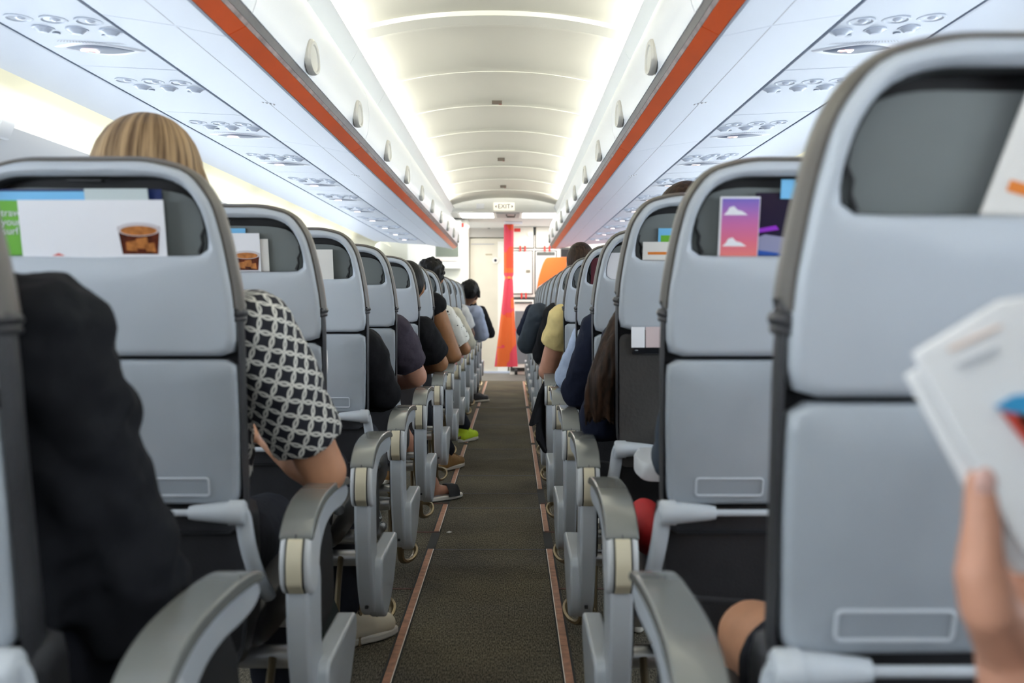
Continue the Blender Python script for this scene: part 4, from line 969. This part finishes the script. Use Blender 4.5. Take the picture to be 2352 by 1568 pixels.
def head(mb, c, yaw=0.0, sc=1.0):
    c = Vector(c); Rz = Matrix.Rotation(yaw, 3, 'Z')
    P_ = lambda x, y, z: c + Rz @ Vector((x*sc, y*sc, z*sc))
    q = Rz
    mb.ball(c, (0.075*sc, 0.092*sc, 0.105*sc), rot=q); mb.ball(P_(0, 0.02, -0.055), (0.055*sc, 0.065*sc, 0.062*sc), rot=q)
    mb.ball(P_(0, 0.055, -0.095), (0.026*sc, 0.024*sc, 0.020*sc), rot=q)            # chin
    mb.capsule(P_(0, 0.088, 0.005), P_(0, 0.108, -0.032), 0.009*sc, 0.014*sc, 10)       # nose
    mb.ball(P_(0, 0.084, -0.066), (0.024*sc, 0.012*sc, 0.008*sc), rot=q)             # mouth
    for e in (-1, 1):
        mb.ball(P_(e*0.076, -0.002, -0.012), (0.010*sc, 0.020*sc, 0.032*sc), rot=q)      # ears
        mb.ball(P_(e*0.033, 0.080, 0.022), (0.022*sc, 0.012*sc, 0.008*sc), rot=q)      # brows
    return P_
EYE = mat('eye_white', (0.7, 0.7, 0.68), 0.2)
def make_shoe(t, at, rz, m, kind, body):
    """shoe under ankle 'at' (local), toe direction turned by rz"""
    M_ = Matrix.Rotation(rz, 3, 'Z'); P = lambda x, y, z: tuple(Vector(at)+M_ @ Vector((x, y, z)))
    W_ = lambda x, y, z: tuple(Vector(P(x, y, z))+t.location)
    n = 24
    body.capsule(W_(0, 0, 0.10), W_(0, 0.01, 0.06), 0.034, 0.034, 12); body.capsule(W_(0, 0.01, 0.06), W_(0, 0.13, 0.045), 0.030, 0.020, 12)
    so = MB().loft([[P(0.040*math.cos(2*PI*i/n)*(1 if math.sin(2*PI*i/n) > 0 else .85), 0.062+0.132*math.sin(2*PI*i/n), z) for i in range(n)] for z in (0.003, 0.026)])
    if kind == 'sandal':
        sl = so.build('sandal', mat('sandal_sole', (0.68, 0.66, 0.60), 0.5), t, bevel=0.006)
        MB().tube([P(*q) for q in ((-0.044, 0.11, 0.02), (-0.042, 0.11, 0.05), (-0.02, 0.115, 0.075), (0.015, 0.115, 0.075), (0.040, 0.11, 0.05), (0.044, 0.11, 0.02))], 0.036, 12, flat=0.15, ref=(math.sin(-rz), math.cos(rz), 0)).build('strap', BLACK, sl)
        return
    u = MB(); u.capsule(P(0, -0.022, 0.045), P(0, 0.148, 0.040), 0.038, 0.033); u.capsule(P(0, -0.015, 0.05), P(0, -0.012, 0.09), 0.036, 0.038); u.capsule(P(0, 0.012, 0.072), P(0, 0.09, 0.052), 0.036, 0.033)
    sh = u.build('shoe', m, t, remesh=0.006, sm=3)
    so.build('sole', SOLE, sh, bevel=0.006)
    if kind == 'laced':
        lc = MB()
        for i in range(4): lc.tube([P(-0.022, 0.045+0.02*i, 0.100-0.009*i), P(0, 0.047+0.02*i, 0.108-0.009*i), P(0.022, 0.045+0.02*i, 0.100-0.009*i)], 0.0035, 6)
        lc.build('laces', m, sh)
FOLDS = bpy.data.textures.new('folds', 'CLOUDS'); FOLDS.noise_scale = 0.055; FOLDS.noise_depth = 1
def person(s, r, label, skin_m, top_m, hair_m, top='long', trousers_m=None, group=None, headc=None, sh=1.0, elbow=None, wrist=None, lean=0.0,
           hair='short', reach=True, vox=0.009, sleeve=0.75, shoes_m=None, shoes_at=None, arm_r=1.0, bare_legs=False, knees=None, top_name='shirt', curl=0.6, shoulder=None, fingers=None, puff=1.0, short_trousers=False, folds=0.016, own_hand=None):
    y = ROWS[r]; cx = s*0.57; a = -s
    if top_name == 'x': pass
    t = empty('person', (cx, y+0.2, 0.0), label, 'person', group)
    T = lambda p: Vector(p)-t.location
    def B(mb, name, m, par=t, **k):
        mb.v = [tuple(Vector(v)-t.location) for v in mb.v]; return mb.build(name, m, par, **k)
    lx_ = lean
    hip = Vector((cx, y+0.24, 0.545)); chest = Vector((cx+lx_*0.55, y+0.19, 0.545+0.33*sh)); neck = Vector((cx+lx_*0.85, y+0.175, 0.545+0.50*sh))
    hc = Vector(headc) if headc else neck+Vector((lx_*0.3, 0.03, 0.145))
    sa = Vector(shoulder) if shoulder else Vector((cx+lx_*0.8+a*0.170, y+0.18, 0.545+0.43*sh)); si = Vector((cx+lx_*0.7-a*0.165, y+0.18, 0.545+0.43*sh))
    el = Vector(elbow) if elbow else Vector((cx+a*0.225, y+0.26, 0.545+0.15*sh))
    if elbow is None and not reach: el = Vector((cx+a*0.20, y+0.26, 0.68))
    wr = Vector(wrist) if wrist else Vector((cx+a*0.07, y+0.44, 0.655))
    eli = Vector((cx-a*0.215, y+0.27, 0.70)); wri = Vector((cx-a*0.06, y+0.44, 0.655))
    kn = knees or [Vector((cx+q*0.095, y+0.60, 0.50)) for q in (-1, 1)]
    b = MB()
    head(b, hc)
    b.capsule(neck-Vector((0, 0, 0.03)), hc+Vector((0, -0.015, -0.06)), 0.055, 0.050)
    b.capsule(hip, chest, 0.10, 0.11); b.capsule(chest, neck, 0.09, 0.06)
    for q_, (S_, E_, W_) in enumerate(((sa, el, wr), (si, eli, wri))):
        k = arm_r
        b.capsule(chest+(S_-chest)*0.4, S_, 0.06, 0.050*k); b.capsule(S_, E_, 0.050*k, 0.040*k); b.capsule(E_, E_+(W_-E_)*0.4, 0.041*k, 0.041*k); b.capsule(E_+(W_-E_)*0.4, W_, 0.041*k, 0.026)
        dd = (W_-E_).normalized(); dd = Vector((dd.x, dd.y, dd.z)); 
        if fingers and q_ == 0: dd = Vector(fingers).normalized()
        th = Vector((-a if q_ == 0 else a, 0.2, 0.6)); 
        if own_hand and q_ == 0:
            for c1, c2, r1, r2 in own_hand: b.capsule(c1, c2, r1, r2, 14)
        else: hand(b, W_, dd, (0, 0.1, -1), th, 0.95, curl)
    for q, K in enumerate(kn):
        H = hip+Vector(((-1, 1)[q]*0.085, 0, -0.03)); A = Vector((K.x+0.0, K.y+0.05, 0.10))
        if shoes_at: A = Vector((shoes_at[q][0], shoes_at[q][1], 0.09))
        b.capsule(H, K, 0.075, 0.056); b.capsule(K, A, 0.052, 0.036); pass
        rz = shoes_at[q][2] if shoes_at else 0.0
        kind = shoes_at[q][3] if shoes_at and len(shoes_at[q]) > 3 else 'shoe'
        make_shoe(t, Vector((A.x, A.y, 0.0))-t.location, rz, shoes_m or SHOE_DARK, kind, b)
    B(b, 'body', skin_m, remesh=vox, sm=3)
    for e in (-1, 1):
        B(MB().ball(hc+Vector((e*0.031, 0.082, 0.005)), 0.012, 10, 8), 'eye', EYE)
    # clothing
    c_ = MB()
    c_.capsule(hip+Vector((0, -0.01, 0.0)), chest, 0.125, 0.135); c_.ball(hip+(chest-hip)*0.55, (0.165, 0.125, 0.20)); c_.ball(chest+Vector((0, 0, 0.03)), (0.175, 0.120, 0.15))
    c_.capsule(chest+(si-chest)*0.5, si, 0.09, 0.066*arm_r); c_.capsule(chest+(sa-chest)*0.5, sa, 0.09, 0.066*arm_r)
    c_.capsule(neck-Vector((0, 0, 0.06)), neck-Vector((0, 0, 0.01)), 0.075, 0.058)
    for S_, E_, W_ in ((sa, el, wr), (si, eli, wri)):
        if top == 'long':
            c_.capsule(S_, E_, 0.066*arm_r, 0.056*arm_r); c_.capsule(E_, E_+(W_-E_)*0.5, 0.057*arm_r, 0.052*arm_r); c_.capsule(E_+(W_-E_)*0.5, E_+(W_-E_)*0.93, 0.052*arm_r, 0.038)
        elif top == 'short':
            e = S_+(E_-S_)*sleeve; dr_ = (E_-S_).normalized(); c_.capsule(S_, S_+(E_-S_)*0.3, 0.066*arm_r, 0.067*arm_r)
            c_.tube([S_, S_+(E_-S_)*0.3, e-dr_*0.01, e], [0.063*arm_r, 0.068*arm_r, 0.066*arm_r, 0.063*arm_r], 18)
    go = B(c_, top_name, top_m, remesh=vox, sm=4 if top == 'long' else 2)
    dm = go.modifiers.new('folds', 'DISPLACE'); dm.texture = FOLDS; dm.strength = folds; dm.mid_level = 0.5; dm.texture_coords = 'LOCAL'
    p_ = MB()
    for q, K in enumerate(kn):
        H = hip+Vector(((-1, 1)[q]*0.085, -0.02, -0.03)); A = Vector((K.x, K.y+0.05, 0.13))
        if shoes_at: A = Vector((shoes_at[q][0], shoes_at[q][1]-0.005, 0.13))
        if bare_legs: p_.capsule(H, H+(K-H)*0.45, 0.090, 0.080)
        else:
            p_.capsule(H, K, 0.088, 0.068)
            if not short_trousers: p_.capsule(K, A, 0.066, 0.052)
    p_.capsule(hip+Vector((-0.05, -0.02, 0)), hip+Vector((0.05, -0.02, 0)), 0.11, 0.11)
    B(p_, 'shorts' if bare_legs else 'trousers', trousers_m or TROUSER, remesh=vox+0.001, sm=3)
    # hair
    h_ = MB()
    h_.ball(hc+Vector((0, -0.018, 0.022)), (0.086*puff, 0.094*puff, 0.106*(puff*.5+.5)))
    if hair in ('long', 'bob'):
        for i in range(7):
            an = PI*(0.02+i*0.16)+PI; x = 0.080*math.cos(an); y_ = 0.075*math.sin(an)-0.012
            ln = 0.10 if hair == 'bob' else 0.26
            h_.capsule(hc+Vector((x*0.8, y_*0.8, 0.03)), hc+Vector((x*1.08*puff, y_*puff, -ln*0.6)), 0.034*puff, 0.030*puff); 
            if hair == 'long': h_.capsule(hc+Vector((x*1.08, y_, -ln*0.6)), hc+Vector((x*1.2, y_*0.8-0.02, -ln)), 0.030, 0.018)
    elif hair == 'curly':
        for i in range(46):
            u = random.uniform(-0.5, 1); an = random.uniform(0.9*PI, 2.1*PI); rr_ = math.sqrt(max(0, 1-u*u)); h_.ball(hc+Vector((0.086*rr_*math.cos(an), 0.094*rr_*math.sin(an)-0.01, 0.03+0.092*u)), 0.016, 8, 6)
    hm = B(h_, 'hair', hair_m, remesh=max(0.006, vox*0.8), sm=2 if hair != 'curly' else 1)
    return t
SHOE_DARK = mat('dark_shoe', (0.03, 0.03, 0.035), 0.5); SHOE_CREAM = mat('cream_shoe', (0.62, 0.55, 0.42), 0.55); SOLE = mat('pale_sole', (0.55, 0.52, 0.45), 0.6)
TROUSER = cloth('dark_trousers', (0.018, 0.020, 0.028)); JEANS = cloth('denim', (0.03, 0.05, 0.11))
SUIT = cloth('charcoal_suit', (0.010, 0.011, 0.014)); BLK = cloth('black', (0.010, 0.010, 0.012)); PURP = cloth('purple_grey', (0.055, 0.045, 0.062))
NAVY = cloth('navy', (0.012, 0.016, 0.035)); CRM = cloth('cream', (0.66, 0.62, 0.50)); WHT = cloth('white', (0.70, 0.70, 0.70)); LBLUE = cloth('pale_blue', (0.42, 0.50, 0.66))
HOOD = cloth('heather_blue', (0.40, 0.45, 0.58)); YEL = cloth('yellow', (0.72, 0.58, 0.26)); SLATE = cloth('slate', (0.06, 0.075, 0.095)); GREYB = cloth('grey_blue', (0.13, 0.17, 0.22)); REDC = cloth('red', (0.55, 0.02, 0.02))
R_ = ROWS
person(-1, 1, 'man in a dark charcoal suit jacket, seen from behind at the left edge', SK_L, SUIT, BLACKH, 'long', elbow=(-0.385, R_[1]+0.27, 0.63), wrist=(-0.55, R_[1]+0.46, 0.60), arm_r=1.30, folds=0.03, sh=0.98, vox=0.008, top_name='jacket', shoulder=(-0.455, R_[1]+0.17, 0.955), headc=(-0.605, R_[1]+0.17, 1.20))
person(-1, 2, 'person with short dark blond hair and a black and white ring-print blouse', SK_L, RINGS, BLOND, 'short', sh=1.0, elbow=(-0.280, R_[2]+0.26, 0.672), wrist=(-0.425, R_[2]+0.42, 0.715), sleeve=0.78, hair='bob', puff=1.2, headc=(-0.60, R_[2]+0.20, 1.225), vox=0.008, shoulder=(-0.385, R_[2]+0.14, 0.955), top_name='blouse', fingers=(-0.5, 0.6, 0.35), arm_r=1.12)
person(-1, 3, 'passenger in a pale top tucked behind the second left seat, cream shoes on the floor', SK_P, WHT, BROWNH, 'long', sh=0.80, elbow=(-0.47, R_[3]+0.26, 0.69), hair='short', shoes_m=SHOE_CREAM, shoes_at=((-0.50, 2.80, -0.6, 'laced'), (-0.405, 2.91, -0.85, 'laced')), bare_legs=False, shoulder=(-0.49, R_[3]+0.19, 0.86))
person(-1, 4, 'passenger in a loose black blouse beside the third left seat', SK_L, BLK, REDH, 'long', sh=0.82, elbow=(-0.345, R_[4]+0.20, 0.70), hair='long', arm_r=1.08, shoulder=(-0.40, R_[4]+0.13, 0.855), top_name='blouse')
person(-1, 5, 'passenger in a purple-grey T-shirt, elbow on the armrest', SK_P, PURP, BROWNH, 'short', sh=0.84, elbow=(-0.315, R_[5]+0.24, 0.70), sleeve=0.72, arm_r=1.2, shoulder=(-0.395, R_[5]+0.11, 0.89), shoes_at=((-0.62, 4.75, 0), (-0.315, 5.06, -0.85, 'sandal')), short_trousers=True)
person(-1, 6, 'passenger in a black short-sleeved shirt with dark hair leaning toward the aisle', SK_T, BLK, BLACKH, 'short', sh=0.90, elbow=(-0.285, R_[6]+0.22, 0.70), sleeve=0.78, lean=0.06, headc=(-0.44, R_[6]+0.18, 1.10), arm_r=1.2, shoulder=(-0.365, R_[6]+0.10, 0.87), shoes_m=mat('tan_shoe', (0.30, 0.16, 0.05), 0.5), shoes_at=((-0.62, 5.6, 0), (-0.305, 6.02, -0.5, 'laced')))
person(-1, 7, 'passenger with a bare tan arm between the black sleeve and the printed sleeve', SK_T, BLK, BLACKH, 'none', sh=0.98, elbow=(-0.255, R_[7]+0.12, 0.70), arm_r=1.15, shoulder=(-0.37, R_[7]+0.08, 1.0), headc=(-0.58, R_[7]+0.18, 1.10))
person(-1, 8, 'passenger in a white blouse with black marks and thick black hair', SK_T, TRI, BLACKH, 'short', sh=0.95, elbow=(-0.235, R_[8]+0.2, 0.70), sleeve=0.8, shoulder=(-0.36, R_[8]+0.08, 0.93), headc=(-0.46, R_[8]+0.17, 1.195), hair='curly', arm_r=1.1, shoes_m=mat('neon_shoe', (0.55, 0.75, 0.02), 0.5), shoes_at=((-0.62, 7.2, 0), (-0.262, 7.26, -0.5, 'laced')), top_name='blouse')
person(-1, 9, 'passenger in a cream shirt behind the printed blouse', SK_T, CRM, BROWNH, 'long', sh=0.90, elbow=(-0.24, R_[9]+0.2, 0.71), shoulder=(-0.34, R_[9]+0.08, 0.92), vox=0.011)
person(-1, 11, 'passenger in a white T-shirt with a brown forearm, far left row', SK_B, WHT, BLACKH, 'short', sh=0.95, elbow=(-0.295, R_[11]+0.16, 0.73), shoulder=(-0.37, R_[11]+0.10, 0.93), vox=0.011, sleeve=0.72, arm_r=1.2, headc=(-0.57, R_[11]+0.2, 1.10))
person(-1, 12, 'passenger in a pale blue hooded top with curly hair leaning into the aisle', SK_B, HOOD, BLACKH, 'long', sh=0.96, lean=0.20, elbow=(-0.205, R_[12]+0.18, 0.70), shoulder=(-0.27, R_[12]+0.08, 0.92), vox=0.011, hair='curly', headc=(-0.335, R_[12]+0.17, 1.125), top_name='hooded_top', arm_r=1.2, shoes_at=((-0.62, 9.9, 0), (-0.30, 10.2, -0.9, 'laced')))
person(-1, 13, 'passenger in a black jacket bending into the aisle, farthest on the left', SK_T, BLK, BLACKH, 'long', sh=0.95, lean=0.26, elbow=(-0.155, R_[13]+0.22, 0.70), shoulder=(-0.25, R_[13]+0.1, 0.92), vox=0.011, top_name='jacket', arm_r=1.15, headc=(-0.36, R_[13]+0.2, 1.10))
# headphones on the curly head
hcx = (-0.335, R_[12]+0.17, 1.125)
hpn = empty('headphones', hcx, 'black headphones worn over the curly hair, far left', 'headphones')
MB().tube([(0.098*math.cos(PI*i/16), 0, 0.125*math.sin(PI*i/16)-0.005) for i in range(17)], 0.009, 8).build('band', BLACK, hpn)
for q in (-1, 1): MB().tube([(q*0.082, 0, -0.02), (q*0.108, 0, -0.02)], 0.034, 16, ref=(0, 0, 1)).build('ear_cup', BLACK, hpn)

person(1, 1, 'passenger hidden by the nearest right seat, bare knee showing beside it', SK_L, GREYB, BROWNH, 'short', sh=0.78, elbow=(0.52, R_[1]+0.26, 0.66), wrist=(0.62, R_[1]+0.42, 0.62), bare_legs=True, knees=[Vector((0.455, R_[1]+0.53, 0.50)), Vector((0.66, R_[1]+0.60, 0.50))], shoulder=(0.50, R_[1]+0.19, 0.80))
person(1, 2, 'passenger in slate top almost hidden behind the second right seat', SK_L, SLATE, BROWNH, 'long', sh=0.80, elbow=(0.42, R_[2]+0.26, 0.70), shoulder=(0.45, R_[2]+0.19, 0.87), knees=[Vector((0.52, R_[2]+0.56, 0.50)), Vector((0.66, R_[2]+0.60, 0.50))])
t3 = person(1, 3, 'person with long dark brown hair hanging over a navy top beside the open-tray seat', SK_L, NAVY, BROWNH, 'long', sh=0.98, elbow=(0.325, R_[3]+0.24, 0.69), shoulder=(0.385, R_[3]+0.16, 0.90), hair='short', headc=(0.55, R_[3]+0.20, 1.20))
lh = MB()
for i in range(18):                        # the long tress falling over the shoulder toward the armrest
    o1 = random.uniform(-1, 1); o2 = random.uniform(-1, 1); r0 = random.uniform(0.010, 0.017); yb = R_[3]
    P_ = [(0.50+0.03*o1, yb+0.13+0.03*o2, 1.16), (0.43+0.03*o1, yb+0.12+0.02*o2, 1.02), (0.362+0.025*o1, yb+0.08+0.025*o2, 0.93), (0.322+0.028*o1, yb+0.06+0.03*o2, 0.84), (0.308+0.034*o1, yb+0.07+0.03*o2, 0.76), (0.315+0.038*o1, yb+0.08+0.03*o2, 0.69+0.04*random.random())]
    lh.tube(smooth_poly(P_, 1, False), [0.026, 0.025, 0.023, 0.022, 0.02, r0+.004, r0, r0, r0*.8, r0*.6, r0*0.5, r0*.3][:len(smooth_poly(P_, 1, False))], 8)
lh.v = [tuple(Vector(v)-t3.location) for v in lh.v]; lh.build('long_hair', BROWNH, t3, remesh=0.006, sm=1)
person(1, 4, 'passenger in a black long-sleeved top, arm hanging by the fourth right seat', SK_L, NAVY, BLACKH, 'long', sh=0.92, elbow=(0.318, R_[4]+0.22, 0.71), shoulder=(0.385, R_[4]+0.10, 0.915), arm_r=1.1)
person(1, 5, 'passenger in a pale blue shirt, sleeve just showing past the black sleeve', SK_L, LBLUE, BROWNH, 'long', sh=0.86, elbow=(0.325, R_[5]+0.2, 0.70), shoulder=(0.395, R_[5]+0.10, 0.86))
person(1, 6, 'passenger in a yellow T-shirt with a bare forearm on the armrest', SK_P, YEL, BROWNH, 'short', sh=0.93, elbow=(0.270, R_[6]+0.18, 0.66), sleeve=0.50, shoulder=(0.345, R_[6]+0.07, 0.93), arm_r=1.15)
person(1, 7, 'passenger in black beyond the yellow shirt, brown hair over the seat', SK_L, BLK, BROWNH, 'long', sh=0.96, elbow=(0.285, R_[7]+0.2, 0.70), shoulder=(0.355, R_[7]+0.08, 0.93), headc=(0.50, R_[7]+0.17, 1.25), arm_r=1.3, vox=0.011)
person(1, 9, 'passenger in a slate sweater, elbow leaning into the aisle on the right', SK_T, SLATE, BLACKH, 'long', sh=0.96, elbow=(0.20, R_[9]+0.2, 0.70), wrist=(0.33, R_[9]+0.42, 0.70), shoulder=(0.29, R_[9]+0.08, 0.93), lean=-0.08, arm_r=1.3, vox=0.011, headc=(0.56, R_[9]+0.2, 1.10))
person(1, 11, 'passenger in a dark navy top, farthest figure on the right', SK_T, NAVY, BLACKH, 'long', sh=0.96, elbow=(0.20, R_[11]+0.2, 0.76), shoulder=(0.28, R_[11]+0.08, 0.93), arm_r=1.2, vox=0.011, headc=(0.56, R_[11]+0.2, 1.10))

# reader at the bottom right: hand and magazine near the lens
y = ROWS[0]
W0 = PX(2345, 1600, 0.63); hd_ = []
K = [PX(2272, 1395, 0.60), PX(2252, 1318, 0.60), PX(2256, 1200, 0.605), PX(2252, 1105, 0.608)]      # thumb: base, knuckle, joint, tip
hd_ += [(W0, PX(2345, 1480, 0.63), 0.026, 0.028), (PX(2320, 1480, 0.625), K[0], 0.022, 0.017), (K[0], K[1], 0.018, 0.0155), (K[1], K[2], 0.0150, 0.0118), (K[2], K[3], 0.0118, 0.0098)]
for px0, px1, r_ in ((2335, 2345, 0.013), (2375, 2390, 0.013), (2415, 2435, 0.0125), (2450, 2475, 0.012)):
    k0 = PX(px0+15, 1330, 0.645); hd_ += [(PX(2350, 1490, 0.635), k0, 0.022, 0.014)]
    k1 = PX(px1+25, 1210, 0.655); k2 = PX(px1+45, 1130, 0.645); k3 = PX(px1+60, 1075, 0.635)
    hd_ += [(k0, k1, 0.0105, 0.0098), (k1, k2, 0.0098, 0.009), (k2, k3, 0.009, 0.008)]
rd = person(1, 0, 'person holding an open magazine, hand at the right picture edge', SK_P, GREYB, BROWNH, 'short', sh=0.95, elbow=(0.47, R_[0]+0.24, 0.60), wrist=W0, sleeve=0.6, shoulder=(0.44, R_[0]+0.16, 0.95), vox=0.004, own_hand=hd_, arm_r=1.0)
nl = MB(); nl.ball(K[3]+Vector((-0.001, -0.0085, 0.001)), (0.0068, 0.003, 0.009)); nl.v = [tuple(Vector(v)-rd.location) for v in nl.v]; nl.build('thumbnail', mat('nail_pink', (0.68, 0.42, 0.36), 0.25), rd)
yy = 0.60
mg = empty('magazine', (0.45, yy, 0.80), 'white magazine held open in a hand at the right picture edge', 'magazine')
c0 = [PX(2098, 812, yy), PX(2300, 690, yy-0.01), PX(2620, 640, yy-0.02), PX(2700, 1300, yy-0.02), PX(2352, 1275, yy-0.0), PX(2240, 1075, yy)]
for k_, (dy, dx, dz) in enumerate(((0.0, 0, 0), (0.010, -0.0005, -0.014))):
    P0 = [p+Vector((dx, dy, dz)) - mg.location for p in c0]
    MB().loft([[tuple(p) for p in P0], [tuple(p+Vector((0, 0.006, 0))) for p in P0]]).build('pages', mat('magazine_white', (0.82, 0.82, 0.82), 0.45), mg, bevel=0.002)
def mark(pts, name, m):
    P0 = [PX(x, y_, yy-0.009) - mg.location for x, y_ in pts]
    MB().loft([[tuple(p) for p in P0], [tuple(p+Vector((0, 0.002, 0))) for p in P0]]).build(name, m, mg)
mark([(2285, 935), (2330, 908), (2420, 900), (2420, 950), (2330, 950)], 'printed_blue', mat('print_cyan', (0.05, 0.35, 0.65), 0.4))
mark([(2300, 945), (2350, 950), (2400, 985), (2400, 1060), (2350, 1010)], 'printed_red', mat('print_red2', (0.65, 0.08, 0.05), 0.4))
mark([(2335, 952), (2400, 950), (2400, 1005), (2352, 985)], 'printed_green', mat('print_green', (0.30, 0.38, 0.05), 0.4))
mark([(2180, 800), (2300, 745), (2302, 751), (2183, 807)], 'printed_line', mat('print_peach', (0.80, 0.62, 0.52), 0.5))
mark([(2200, 835), (2290, 795), (2292, 806), (2204, 846)], 'printed_text', mat('print_lightgrey', (0.60, 0.62, 0.65), 0.5))

# ------------------------------------------------------------------ loose things on and by the floor
bag = MB().add([tuple(PX(x, y_, d)) for x, y_, d in ((725, 1282, 2.40), (762, 1492, 2.62), (806, 1468, 2.80), (740, 1330, 2.62), (722, 1420, 2.36), (728, 1300, 2.44))], [(0, 3, 2, 1), (0, 1, 4), (3, 2, 1, 5)])
def slab(pts, th=0.006):
    P_ = [Vector(p) for p in pts]; n = (P_[1]-P_[0]).cross(P_[2]-P_[0]).normalized()*th
    return MB().loft([[tuple(p) for p in P_], [tuple(p+n) for p in P_]])
o = slab([PX(722, 1285, 2.30), PX(738, 1300, 2.42), PX(806, 1470, 2.46), PX(764, 1494, 2.34), PX(724, 1420, 2.28)], 0.012).build('folder', mat('folder_green_black', (0.012, 0.022, 0.020), 0.5), bevel=0.003)
tag(o, 'dark green folder hanging down beside the second left armrest', 'folder')
rb_ = PX(1486, 1208, ROWS[2]+0.42)
o = MB().ball(rb_, (0.040, 0.13, 0.055)).build('bag', mat('red_fabric', (0.55, 0.015, 0.02), 0.7, bump=0.3, bscale=60)); tag(o, 'red soft bag squeezed beside the seat with the cloud card', 'bag')
# clear bottle-like bag beside armrest
o = MB()
p = PX(868, 1205, 3.1)
for i in range(6): o.ball(p+Vector((random.uniform(-.012, .012), random.uniform(-.02, .02), (i-2.5)*0.016)), (0.018, 0.022, 0.016), 10, 8)
o = o.build('plastic_bag', mat('crinkled_plastic', (0.25, 0.25, 0.24), 0.15, metal=0.6, bump=0.6, bscale=60), remesh=0.005); tag(o, 'crumpled shiny bag resting on a left armrest panel', 'bag')
# black coat hanging over a right armrest
co = MB()
pts = [(1248, 873, 5.0), (1236, 900, 4.9), (1212, 978, 4.9), (1230, 968, 4.92), (1229, 1010, 4.9), (1247, 1040, 4.95), (1262, 990, 5.05), (1262, 900, 5.1)]
o = slab([PX(*p) for p in pts], 0.02).build('coat', BLK, bevel=0.006, seg=2); tag(o, 'black coat hanging from a right armrest into the aisle', 'coat')
# scraps on the carpet
for i, (x, y_, c_, lab) in enumerate(((884, 1463, (0.35, 0.03, 0.04), 'tiny red scrap of wrapper on the carpet by the left seats'), (1031, 1224, (0.6, 0.58, 0.55), 'tiny white crumb of paper on the aisle carpet'))):
    d = 2286.7/(y_-700); p = PX(x, y_, d)
    o = MB().add([(p.x-0.012, p.y, 0.004), (p.x+0.004, p.y-0.006, 0.003), (p.x+0.014, p.y+0.006, 0.004), (p.x+0.002, p.y+0.004, 0.009), (p.x, p.y, -0.0)], [(0, 1, 3), (1, 2, 3), (2, 0, 3), (0, 4, 1), (1, 4, 2), (2, 4, 0)]).build('litter', mat('scrap_%d' % i, c_, 0.5)); tag(o, lab, 'litter')
